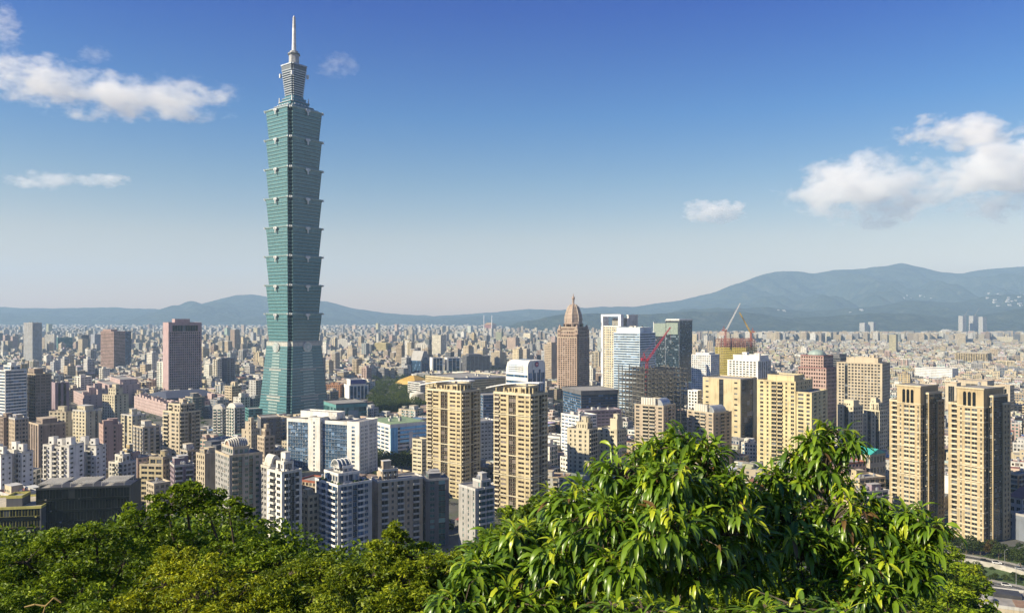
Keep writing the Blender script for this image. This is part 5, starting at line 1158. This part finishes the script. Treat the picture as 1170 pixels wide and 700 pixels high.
STREETLEAF = leafmat('street_tree_foliage', (.018,.035,.008), (.045,.07,.014), (.10,.12,.025), (.14,.18,.02), .6)
AUTUMN = leafmat('rusty_foliage', (.03,.025,.008), (.09,.06,.015), (.15,.10,.03), (.16,.10,.02), .6)
row = [(1078,632),(1086,634),(1096,634),(1104,636),(1112,636),(1120,638),(1131,639),(1141,642),(1150,643)]
for k, (p, y_) in enumerate(row):
    X, Y = gpt(p, y_-3); nm = ['leftmost', 'second', 'third', 'fourth', 'fifth', 'sixth', 'seventh', 'eighth', 'last'][k]
    lab = 'street tree with rusty brown leaves in the row by the upper road' if k == 6 else f'green street tree, {nm} from the left in the row by the upper road'
    simple_tree('street_tree', X, Y, 0, 4.1+.5*math.sin(k*2.1), 50+k, AUTUMN if k == 6 else STREETLEAF, lab, 'street trees in a row by the upper road', 700, .9)
X, Y = gpt(1166, 648); simple_tree('street_tree', X, Y, 0, 5, 70, STREETLEAF, 'green street tree standing alone at the right edge by the road', None, 800, .9)
for k, (p, y_, lab) in enumerate(((1104, 655, 'round bush on the verge above the lower road, left one'), (1122, 661, 'round bush on the verge above the lower road, right one'), (1136, 662, 'dark bush at the bend of the lower road'), (1160, 663, 'bush growing beside the upper road near the right edge'), (1150, 690, 'bush beside the flat roofed depot at lower right'))):
    X, Y = gpt(p, y_); simple_tree('bush', X, Y, -1.2, 2.4, 80+k, STREETLEAF, lab, None, 500, .6, 'bush')
for k, (p, y_, lab) in enumerate(((1148, 650, 'slim grey lamp post beside the upper road, left one'), (1161, 668, 'slim grey lamp post between the two roads near the right edge'))):
    X, Y = gpt(p, y_); root = empty('street_lamp', (X, Y, 0), .4, lab, 'street lamp'); m = MB(); m.tube((0,0,0), (0,0,10), .13, .08, 8); m.tube((0,0,10), (1.8,0,10.4), .07, .06, 6); m.build('pole', STEEL, root)
    m = MB(); m.loft([[(1.6,-.15,10.32),(2.5,-.15,10.4),(2.5,.15,10.4),(1.6,.15,10.32)], [(1.65,-.12,10.5),(2.4,-.1,10.52),(2.4,.1,10.52),(1.65,.12,10.5)]], 0); m.build('lamp_head', wm('lgrey'), root)
def car(p, y_, col, rz, lab):
    X, Y = gpt(p, y_); root = empty('parked_car', (X, Y, .02), rz, lab, 'car'); m = MB(); S = lambda pr, hw: [[(x, -hw, z) for x, z in pr], [(x, hw, z) for x, z in pr]]
    m.loft(S([(-2.2,.35),(2.2,.35),(2.25,.7),(2.1,.85),(1.1,.95),(-1.9,1.0),(-2.2,.9)], .86), 0); m.build('body', plain('car_paint', col, .3), root)
    m = MB(); m.loft([[(1.1,-.78,.93),(-1.9,-.78,.96),(-1.9,.78,.96),(1.1,.78,.93)], [(.35,-.62,1.42),(-1.5,-.62,1.42),(-1.5,.62,1.42),(.35,.62,1.42)]], 0); m.build('cabin', gm('black'), root)
    for sx_ in (-1.35, 1.35):
        for sy_ in (-.8, .8): m = MB(); m.tube((sx_, sy_-.11, .33), (sx_, sy_+.11, .33), .33, .33, 14); m.build('wheel', DARKMETAL, root)
car(1139, 637.5+6, (.7,.7,.7), R_(-22), 'white car on the upper road beside the street trees'); car(1125, 661, (.05,.05,.06), R_(-25), 'dark car on the lower road by the verge'); car(1098, 635.5+1, (.6,.6,.62), R_(-20), 'pale grey car on the upper road at the left end of the tree row'); car(1112, 659.5, (.35,.04,.04), R_(-25), 'red car on the lower road'); car(1150, 669, (.6,.6,.58), R_(-25), 'white van like car on the lower road near the lamp post'); car(1125, 641, (.03,.03,.035), R_(-22), 'black car on the upper road'); car(1165, 650, (.35,.36,.38), R_(-28), 'silver car on the upper road near the right edge')
# flat roofed depot at the very corner
X, Y = gpt(1150, 705); root = empty('depot', (X+4, Y+6, 0), R_(-24), 'low depot with a brown roof and dark rooftop strips at the lower right corner', 'depot')
b = Bld(46, 26); b.block(46, 26, 0, 6, 1, 'w', 'w', wh=.4); m = MB()
for k in range(3): m.box(-22+k*15, -9+k*15, 1, 9, 6.02, 7.6)
m.build('roof_strip', DARKMETAL, root); m = MB(); m.lathe([(3.4, 6), (3.4, 7.8), (3.0, 8.1), (.3, 8.5)], 24, 0, -9, -6); m.build('roof_drum', wm('grey'), root)
m = MB(); m.box(2, 22, -12, -1, 6.02, 6.5); m.build('roof', plain('brown_roof_sheet', (.24,.15,.10), .8), root)
finish(b, root, [wm('beige'), wm('lgrey'), gm('dark'), gm('black'), ROOF], True)
# ------------------------------------------------------------------ trees on the hill
def hz_at(x, y): return float(hill_z(np.array([x]), np.array([y]))[0])
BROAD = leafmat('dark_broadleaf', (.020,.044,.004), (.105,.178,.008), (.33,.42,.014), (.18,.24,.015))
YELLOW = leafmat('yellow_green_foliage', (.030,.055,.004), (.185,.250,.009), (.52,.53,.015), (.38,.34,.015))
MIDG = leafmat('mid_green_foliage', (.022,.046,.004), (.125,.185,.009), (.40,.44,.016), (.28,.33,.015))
def limb(m, p, q, r0, r1, sag=.0, n=4, nn=6, rg=rng):
    p, q = np.array(p, float), np.array(q, float); pts = [p+(q-p)*k/n+np.array([0, 0, sag*math.sin(math.pi*k/n)])+(rg.normal(size=3)*np.linalg.norm(q-p)*.03 if 0 < k < n else 0) for k in range(n+1)]
    for k in range(n): m.tube(tuple(pts[k]), tuple(pts[k+1]), r0+(r1-r0)*k/n, r0+(r1-r0)*(k+1)/n, nn, 0)
    return pts
def leafy_tree(name, lobes, Yb, mat, label, leaf, dens, seed, cat='tree', group=None, lw=.5):
    '''lobes: (photo column, row, distance, radius in photo pixels)'''
    r = np.random.default_rng(seed); cs = [(np.array([xat(p, Y), Y, zat(y_+q*.42, Y)]), .86*q*Y/FPX) for p, y_, Y, q in lobes]
    c0 = np.mean([c for c, q in cs], axis=0); bx, by = c0[0], Yb; bz = hz_at(bx, by)-.3
    root = empty(name, (bx, by, bz), 0, label, cat, group); o_ = np.array([bx, by, bz])
    m = MB(); fork = np.array([bx, by, bz+(c0[2]-bz)*.3]); limb(m, (0, 0, 0), fork-o_, .20, .13, 0, 4, 9, r)
    PP, TT = [], []
    for c, q in cs:
        limb(m, fork-o_, c-o_, .09, .03, .1, 4, 6, r)
        ns = max(8, int(dens))
        for k in range(ns):                                        # clumps of twigs over the lobe's shell
            v = unitv(r.normal(size=3)); v[2] = abs(v[2])*1.1-.45; v = unitv(v); rad = q*r.uniform(.45, 1.08)
            e = c+v*rad*[1.1, 1.0, .9]; cr = q*r.uniform(.24, .5)
            limb(m, c-o_, c+(e-c)*.8-o_, .012, .004, .03, 2, 4, r)
            kk = int(150*(cr/(3*leaf))**1.5); d_ = unitv(r.normal(size=(kk, 3))); d_[:, 2] = np.abs(d_[:, 2])*1.1-.35
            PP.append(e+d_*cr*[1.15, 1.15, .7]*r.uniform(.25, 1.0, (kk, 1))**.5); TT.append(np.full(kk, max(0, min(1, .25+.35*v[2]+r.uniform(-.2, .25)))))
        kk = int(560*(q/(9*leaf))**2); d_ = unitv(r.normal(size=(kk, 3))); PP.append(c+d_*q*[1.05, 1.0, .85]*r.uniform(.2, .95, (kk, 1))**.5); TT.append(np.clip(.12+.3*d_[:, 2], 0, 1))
    m.build('trunk', BARK, root)
    P = np.concatenate(PP); V, F = small_leaves(P-o_, leaf, leaf*lw, .55, r)
    link('crown', np_mesh('crown', V, [F], [mat], [('tint', 'POINT', 'FLOAT', np.repeat(np.concatenate(TT), 4))]), root)
    return len(P)
NL = 0
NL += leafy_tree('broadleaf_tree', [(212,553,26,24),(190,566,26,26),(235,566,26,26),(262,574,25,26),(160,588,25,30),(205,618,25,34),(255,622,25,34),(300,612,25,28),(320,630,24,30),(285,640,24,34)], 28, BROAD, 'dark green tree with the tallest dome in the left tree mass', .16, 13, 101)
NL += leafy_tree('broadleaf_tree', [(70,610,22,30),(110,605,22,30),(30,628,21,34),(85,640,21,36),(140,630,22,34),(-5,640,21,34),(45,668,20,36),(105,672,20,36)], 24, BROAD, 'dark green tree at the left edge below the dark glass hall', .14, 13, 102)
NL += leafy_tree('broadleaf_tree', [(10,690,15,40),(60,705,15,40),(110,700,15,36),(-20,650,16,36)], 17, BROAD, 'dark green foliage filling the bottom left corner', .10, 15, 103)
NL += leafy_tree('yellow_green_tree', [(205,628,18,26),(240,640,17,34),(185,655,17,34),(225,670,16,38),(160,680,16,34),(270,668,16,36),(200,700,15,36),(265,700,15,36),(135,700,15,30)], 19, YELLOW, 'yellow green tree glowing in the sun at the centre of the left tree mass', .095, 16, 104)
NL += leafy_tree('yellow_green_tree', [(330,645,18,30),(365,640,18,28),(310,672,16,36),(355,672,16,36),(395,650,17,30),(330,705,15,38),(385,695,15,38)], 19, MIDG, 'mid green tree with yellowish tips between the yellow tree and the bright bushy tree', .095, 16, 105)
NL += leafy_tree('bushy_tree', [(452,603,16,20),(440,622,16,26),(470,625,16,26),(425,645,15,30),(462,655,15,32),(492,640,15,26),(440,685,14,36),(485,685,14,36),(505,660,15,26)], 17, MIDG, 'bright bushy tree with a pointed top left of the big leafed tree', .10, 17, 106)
NL += leafy_tree('broadleaf_tree', [(615,570,60,24),(596,585,60,22),(636,580,60,24),(610,605,58,30),(570,600,58,22)], 62, BROAD, 'dark rounded tree on the slope below the right gold tower', .45, 12, 107)
NL += leafy_tree('broadleaf_tree', [(535,625,45,24),(560,640,44,30),(520,650,43,28),(590,640,44,30)], 47, MIDG, 'shaded tree on the slope behind the left side of the big leafed tree', .33, 12, 108)
# woods on the slope at the right
sl = [(1010,625,95,26),(1035,622,100,26),(1062,630,95,26),(1020,655,85,32),(1055,655,85,34),(1088,652,90,26),(1005,690,70,40),(1050,690,70,40),(1085,682,75,32),(1108,676,80,22),(1122,692,75,24),(985,650,80,30),(1100,645,110,20),(1112,660,105,18),(1078,625,130,16)]
wl_ = ['at the upper left', 'at the top centre', 'at the top right', 'left of the middle', 'in the middle', 'nearest the road bend', 'at the bottom left', 'at the bottom centre', 'bottom right', 'furthest right beside the lower road', 'beside the depot', 'furthest left half behind the big leaves', 'smallest by the upper road', 'smallest by the lower road', 'smallest below the tan towers']
for k, ((p, y_, Y, q), wd) in enumerate(zip(sl, wl_)):
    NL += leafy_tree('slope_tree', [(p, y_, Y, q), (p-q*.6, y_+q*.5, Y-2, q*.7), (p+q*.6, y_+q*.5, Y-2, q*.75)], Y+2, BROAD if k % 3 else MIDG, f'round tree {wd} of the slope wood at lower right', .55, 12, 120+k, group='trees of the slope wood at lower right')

sp = []
for k in range(330):
    Y = 45+130*rng.random()**1.4; p_ = rng.uniform(-80, 840); x = xat(p_, Y); z = hz_at(x, Y); s = rng.uniform(.8, 1.3)
    lim = float(np.interp(p_, np.arange(0, 1170, 2), TL))+48; top = zat(lim, Y); s = min(s, (top-z)/12.5)
    if s > .45 and not (p_ > 960): sp.append((x, Y, z+(4 if s > .8 else 0), s))
V, F = blob_trees(sp, 1500, 7.0, .34, 9)
tag(link('hillside_forest', np_mesh('hillside_forest', V, F, [BROAD], [('tint', 'POINT', 'FLOAT', np.repeat(rng.random(len(V)//4)*.4, 4))])), 'dark forest covering the slope below the front trees', 'forest', kind='stuff')
# the big leafed tree in front: drooping lance shaped leaves in whorls
BIG = None
t = NT('lance_leaf'); geo = t.n('ShaderNodeNewGeometry'); at = t.n('ShaderNodeAttribute', None, attribute_name='tint'); rib = t.n('ShaderNodeAttribute', None, attribute_name='rib')
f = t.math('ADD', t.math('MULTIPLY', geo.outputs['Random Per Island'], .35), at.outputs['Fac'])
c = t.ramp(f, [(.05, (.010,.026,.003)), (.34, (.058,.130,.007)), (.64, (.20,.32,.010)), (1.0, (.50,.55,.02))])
c = t.mix(t.math('MULTIPLY', rib.outputs['Fac'], .35), c, (.17,.25,.05)); c = t.mix(t.math('GREATER_THAN', geo.outputs['Random Per Island'], .982), c, (.16,.09,.03))
p_ = t.pr(Base_Color=c, Roughness=.34, Specular_IOR_Level=.5); tr = t.n('ShaderNodeBsdfTranslucent', {0: t.mix(.5, c, (.20,.34,.02))})
BIG = t.surf(t.n('ShaderNodeMixShader', {0: .30, 1: p_.outputs[0], 2: tr.outputs[0]}).outputs[0])
def lance_leaves(P, D, L, Wd, droop, r):
    n = len(P); S = unitv(np.cross(D, [0, 0, 1.0])+r.normal(size=(n, 3))*.12); prof = [.0, .62, 1.0, .86, .45, .0]; ts = [0, .2, .42, .64, .84, 1.0]
    st = []; pos = P.copy(); d = D.copy(); prev = 0
    for k, (w_, tt) in enumerate(zip(prof, ts)):
        pos = pos+d*L*(tt-prev); prev = tt
        U = unitv(np.cross(S, d)); Wk = Wd*w_*.5
        wav = U*Wk*(.35+.25*np.sin(k*2.1+r.random((n, 1))*6))
        if k == 0 or k == 5: st.append(pos[:, None])
        else: st.append(np.stack([pos+S*Wk+wav, pos, pos-S*Wk+wav], 1))
        d = unitv(d+np.array([0, 0, -1.0])*droop*.42)
    V = np.concatenate(st, 1); i = (np.arange(n)*14)[:, None]          # 1+3*4+1
    quads = []; tris = [i+[0, 2, 1], i+[0, 3, 2]]
    for k in range(3):
        a = 1+3*k; quads += [i+[a, a+1, a+4, a+3], i+[a+1, a+2, a+5, a+4]]
    tris += [i+[10, 11, 13], i+[11, 12, 13]]
    ribv = np.zeros((n, 14)); ribv[:, [0, 2, 5, 8, 11, 13]] = 1
    return V.reshape(-1, 3), [np.concatenate(quads), np.concatenate(tris)], ribv.ravel()
def lance_tree(name, lobes, base, forkz, label, seed, whorls, leaf=.265, cat='tree', young_sunlit=.28, r0=.085):
    r = np.random.default_rng(seed); cs = [(np.array([xat(p, Y), Y, zat(y_+6, Y)]), .74*q*Y/FPX, .72*qy*Y/FPX, wn_) for p, y_, Y, q, qy, wn_ in lobes]
    bx, by = base; bz = hz_at(bx, by)-.3; o_ = np.array([bx, by, bz]); root = empty(name, (bx, by, bz), 0, label, cat); m = MB()
    forks = [np.array([bx+dx, by+dy, zz_]) for dx, dy, zz_ in forkz]
    prev = o_; rr = r0
    for f_ in forks[:1]: limb(m, (0, 0, 0), f_-o_, r0, r0*.8, 0, 4, 9, r)
    for f_ in forks[1:]: limb(m, forks[0]-o_, f_-o_, r0*.7, r0*.5, .02, 4, 8, r)
    PP, DD, LL, WW, TT, DR = [], [], [], [], [], []
    for c, qx, qz, wn_ in cs:
        fk = min(forks, key=lambda g_: np.linalg.norm(g_-c)); hub = c-[0, 0, qz*.35]
        limb(m, fk-o_, hub-o_, .035, .018, .05, 5, 7, r)
        for k in range(int(whorls*wn_)):
            v = unitv(r.normal(size=3)*[1, 1, .9]+[0, 0, .25]); rad = r.uniform(.3, 1.0)**.6*(r.uniform(1.2, 1.75) if r.random() < .2 else 1)
            tip = c+v*[qx*rad, qx*rad*.9, qz*rad]; ax = unitv(tip-hub+[0, 0, qz*.55])
            limb(m, hub-o_, tip-o_, .011, .005, .04, 3, 4, r)
            nl = r.integers(7, 13); a0 = r.uniform(0, 6.28); e1 = unitv(np.cross(ax, [.3, .2, 1.0])); e2 = np.cross(ax, e1)
            out = max(0, min(1, .5*v[2]+.55*rad-.15)); yng_lit = r.random() < young_sunlit*2*out  # young growth, and sun on the upper outer leaves put into the tint
            for j in range(nl):
                a = a0+j*2.4; tilt = .25+.95*(j/nl)
                d = unitv(ax*math.cos(tilt)+(e1*math.cos(a)+e2*math.sin(a))*math.sin(tilt)+r.normal(size=3)*.12)
                PP.append(tip-ax*.09*(j/nl)); DD.append(d); L = leaf*r.uniform(.5, 1.25)*(.75 if yng_lit and j < 4 else 1); LL.append(L); WW.append(L*r.uniform(.17, .235)); DR.append(r.uniform(.5, 1.7))
                TT.append(min(1, .10+.22*out+r.uniform(0, .12)+(.42 if yng_lit and j < 5 else 0)))
    m.build('trunk', BARK, root)
    P = np.array(PP); V, F, ribv = lance_leaves(P-o_, np.array(DD), np.array(LL)[:, None], np.array(WW)[:, None], np.array(DR)[:, None], r)
    link('crown', np_mesh('crown', V, F, [BIG], [('tint', 'POINT', 'FLOAT', np.repeat(TT, 14)), ('rib', 'POINT', 'FLOAT', ribv)], smooth=True), root)
    return len(P)
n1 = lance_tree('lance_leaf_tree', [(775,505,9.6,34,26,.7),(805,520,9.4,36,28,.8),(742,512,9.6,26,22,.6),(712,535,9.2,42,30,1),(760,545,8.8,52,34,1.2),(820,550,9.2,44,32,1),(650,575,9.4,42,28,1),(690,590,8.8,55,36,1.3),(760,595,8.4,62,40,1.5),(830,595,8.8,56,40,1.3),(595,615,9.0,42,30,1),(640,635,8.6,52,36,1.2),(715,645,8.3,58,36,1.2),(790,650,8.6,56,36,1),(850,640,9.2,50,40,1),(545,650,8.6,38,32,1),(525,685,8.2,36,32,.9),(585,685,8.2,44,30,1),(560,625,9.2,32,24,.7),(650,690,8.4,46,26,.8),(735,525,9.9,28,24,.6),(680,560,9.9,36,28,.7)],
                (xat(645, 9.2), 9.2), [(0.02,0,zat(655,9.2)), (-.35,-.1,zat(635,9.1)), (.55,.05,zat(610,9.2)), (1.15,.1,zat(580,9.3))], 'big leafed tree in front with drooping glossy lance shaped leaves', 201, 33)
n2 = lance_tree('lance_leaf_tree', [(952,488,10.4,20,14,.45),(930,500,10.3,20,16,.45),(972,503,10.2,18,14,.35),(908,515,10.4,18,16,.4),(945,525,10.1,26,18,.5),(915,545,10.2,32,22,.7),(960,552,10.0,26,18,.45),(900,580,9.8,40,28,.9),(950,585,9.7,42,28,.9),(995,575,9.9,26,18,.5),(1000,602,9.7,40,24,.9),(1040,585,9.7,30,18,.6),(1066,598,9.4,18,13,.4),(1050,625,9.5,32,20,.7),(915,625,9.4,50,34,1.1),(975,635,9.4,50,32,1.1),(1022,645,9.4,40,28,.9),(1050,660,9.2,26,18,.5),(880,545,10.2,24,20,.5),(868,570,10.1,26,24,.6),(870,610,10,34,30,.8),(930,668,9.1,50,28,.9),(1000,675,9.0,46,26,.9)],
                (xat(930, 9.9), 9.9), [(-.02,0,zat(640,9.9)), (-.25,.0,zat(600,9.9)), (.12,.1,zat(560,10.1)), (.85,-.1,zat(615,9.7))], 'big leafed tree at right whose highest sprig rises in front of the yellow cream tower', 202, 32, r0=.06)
n3 = lance_tree('lance_leaf_shrub', [(735,695,6.6,46,22,1),(700,690,6.8,30,16,.7),(770,700,6.6,30,18,.7)], (xat(735, 6.6), 6.6), [(0,0,zat(705,6.6))], 'pale leafed shrub at the bottom edge below the big leafed tree', 203, 20, .22, 'shrub', .4, .03)
n4 = lance_tree('lance_leaf_shrub', [(915,690,6.8,46,18,1),(870,695,6.6,36,18,.8),(960,700,6.6,36,16,.7)], (xat(905, 6.8), 6.8), [(0,0,zat(705,6.8))], 'yellowish leafed shrub at the bottom edge right of the pale leafed shrub', 204, 20, .22, 'shrub', .45, .03)
NL += leafy_tree('undergrowth_tree', [(620,680,12,44),(690,690,12,46),(760,690,12,46),(830,680,12.5,46),(900,680,13,44),(970,685,13,44),(1030,680,14,40),(560,690,12,36),(660,640,14,36),(860,640,14,40),(780,630,14,42)], 14, BROAD, 'dark undergrowth filling the gaps behind and below the big leafed trees', .11, 14, 140, 'undergrowth')
# bare dry twig at the very bottom left
root = empty('dry_twig', (xat(48, 9), 9, zat(705, 9)), 0, 'dry yellowish twig poking up at the bottom left edge', 'twig'); m = MB()
pts = [(48,705),(52,692),(60,684),(40,690),(28,693),(62,682),(70,688)]; W3 = lambda p: (xat(p[0], 9)-xat(48, 9), 0, zat(p[1], 9)-zat(705, 9))
for a, b_ in ((0,1),(1,2),(1,3),(3,4),(2,5),(5,6)): m.tube(W3(pts[a]), W3(pts[b_]), .012, .008, 6)
m.build('stem', plain('dry_stem', (.35,.24,.08), .8), root)
print('leaves', NL, n1, n2, n3, n4)

# ------------------------------------------------------------------ haze over the whole plain, clouds above it
hz = MB(); hz.box(-17500, 17500, -1200, 17000, -30, 1190)
t = NT('haze_air'); pv = t.n('ShaderNodeVolumePrincipled', {'Color': (.50,.735,1.0,1), 'Density': HAZE_DENSITY, 'Anisotropy': 0.0})
t.t.links.new(pv.outputs[0], t.out.inputs['Volume'])
tag(hz.build('haze', t.mat), 'thin pale haze hanging over the whole city', 'haze', kind='stuff')
def cloud(px, py, Y, rx, ry, label, seed, dens=.006, thr=.5, sc_=2.2, depth=.55):
    X, Z = xat(px, Y), zat(py, Y); a, c_ = rx*Y/FPX, ry*Y/FPX; b_ = max(a*depth, c_)
    me = bpy.data.meshes.new('cloud'); import bmesh
    bm = bmesh.new(); bmesh.ops.create_icosphere(bm, subdivisions=3, radius=1.0)
    for v in bm.verts: v.co.x *= a; v.co.y *= b_; v.co.z *= c_
    bm.to_mesh(me); bm.free()
    t = NT('cloud_vapour'); tc = t.n('ShaderNodeTexCoord')
    q = t.n('ShaderNodeMapping', {0: tc.outputs['Object'], 3: (1/a, 1/b_, 1/c_)}).outputs[0]
    r2 = t.n('ShaderNodeVectorMath', {0: q, 1: q}, operation='DOT_PRODUCT').outputs['Value']
    sc3 = t.n('ShaderNodeMapping', {0: tc.outputs['Object'], 1: (seed*13.7, seed*5.1, seed*3.3), 3: (sc_/a, sc_/a*1.0, sc_/a*1.7)}).outputs[0]
    nz_ = t.n('ShaderNodeTexNoise', {0: sc3, 'Scale': 1.0, 'Detail': 9.0, 'Roughness': .68}).outputs[0]
    fall = t.math('SUBTRACT', 1.0, r2, True)
    d = t.math('SUBTRACT', t.math('ADD', nz_, t.math('MULTIPLY', t.math('POWER', fall, .6), .30)), thr+.22)
    d = t.math('MULTIPLY', t.math('MULTIPLY', d, 9.0, True), t.math('MULTIPLY', fall, 4.0, True))
    pv = t.n('ShaderNodeVolumePrincipled', {'Color': (1,1,1,1), 'Anisotropy': .1, 'Density': t.math('MULTIPLY', d, dens)})
    t.t.links.new(pv.outputs[0], t.out.inputs['Volume'])
    me.materials.append(t.mat); o = link('cloud', me, None, (X, Y, Z)); tag(o, label, 'cloud', 'clouds in the blue sky')
cloud(992, 218, 15000, 128, 52, 'broad white cloud low at the right, left of the cloud touching the edge', 1, .0028, .49, 3.0)
cloud(1152, 197, 15200, 112, 68, 'white cloud touching the right edge of the photo', 2, .0028, .485, 2.7)
cloud(1100, 150, 16000, 95, 25, 'thin white streak of cloud above the two broad right hand clouds', 3, .0028, .50, 3.0)
cloud(816, 241, 15000, 50, 17, 'small lone white cloud left of the broad right hand cloud', 4, .004, .48, 2.6)
cloud(25, 88, 15000, 115, 28, 'white cloud touching the left edge high up', 5, .0019, .50, 3.2)
cloud(150, 112, 15500, 158, 27, 'long white cloud reaching towards the tall green tower', 6, .0020, .497, 3.6)
cloud(50, 206, 15000, 56, 14, 'small thin cloud low at the left', 7, .0018, .48, 2.8)
cloud(118, 206, 15200, 44, 10, 'tiny wisp of cloud right of the small thin left cloud', 8, .002, .48, 2.6)
cloud(385, 75, 16000, 34, 18, 'faint wisp of cloud right of the spire of the tall green tower', 9, .0006, .48, 2.4)
cloud(108, 63, 16000, 26, 13, 'faint wisp of cloud above the long white left cloud', 12, .0006, .47, 2.4)
cloud(4, 30, 16000, 20, 34, 'faint wisp of cloud in the top left corner', 13, .0008, .47, 2.2)
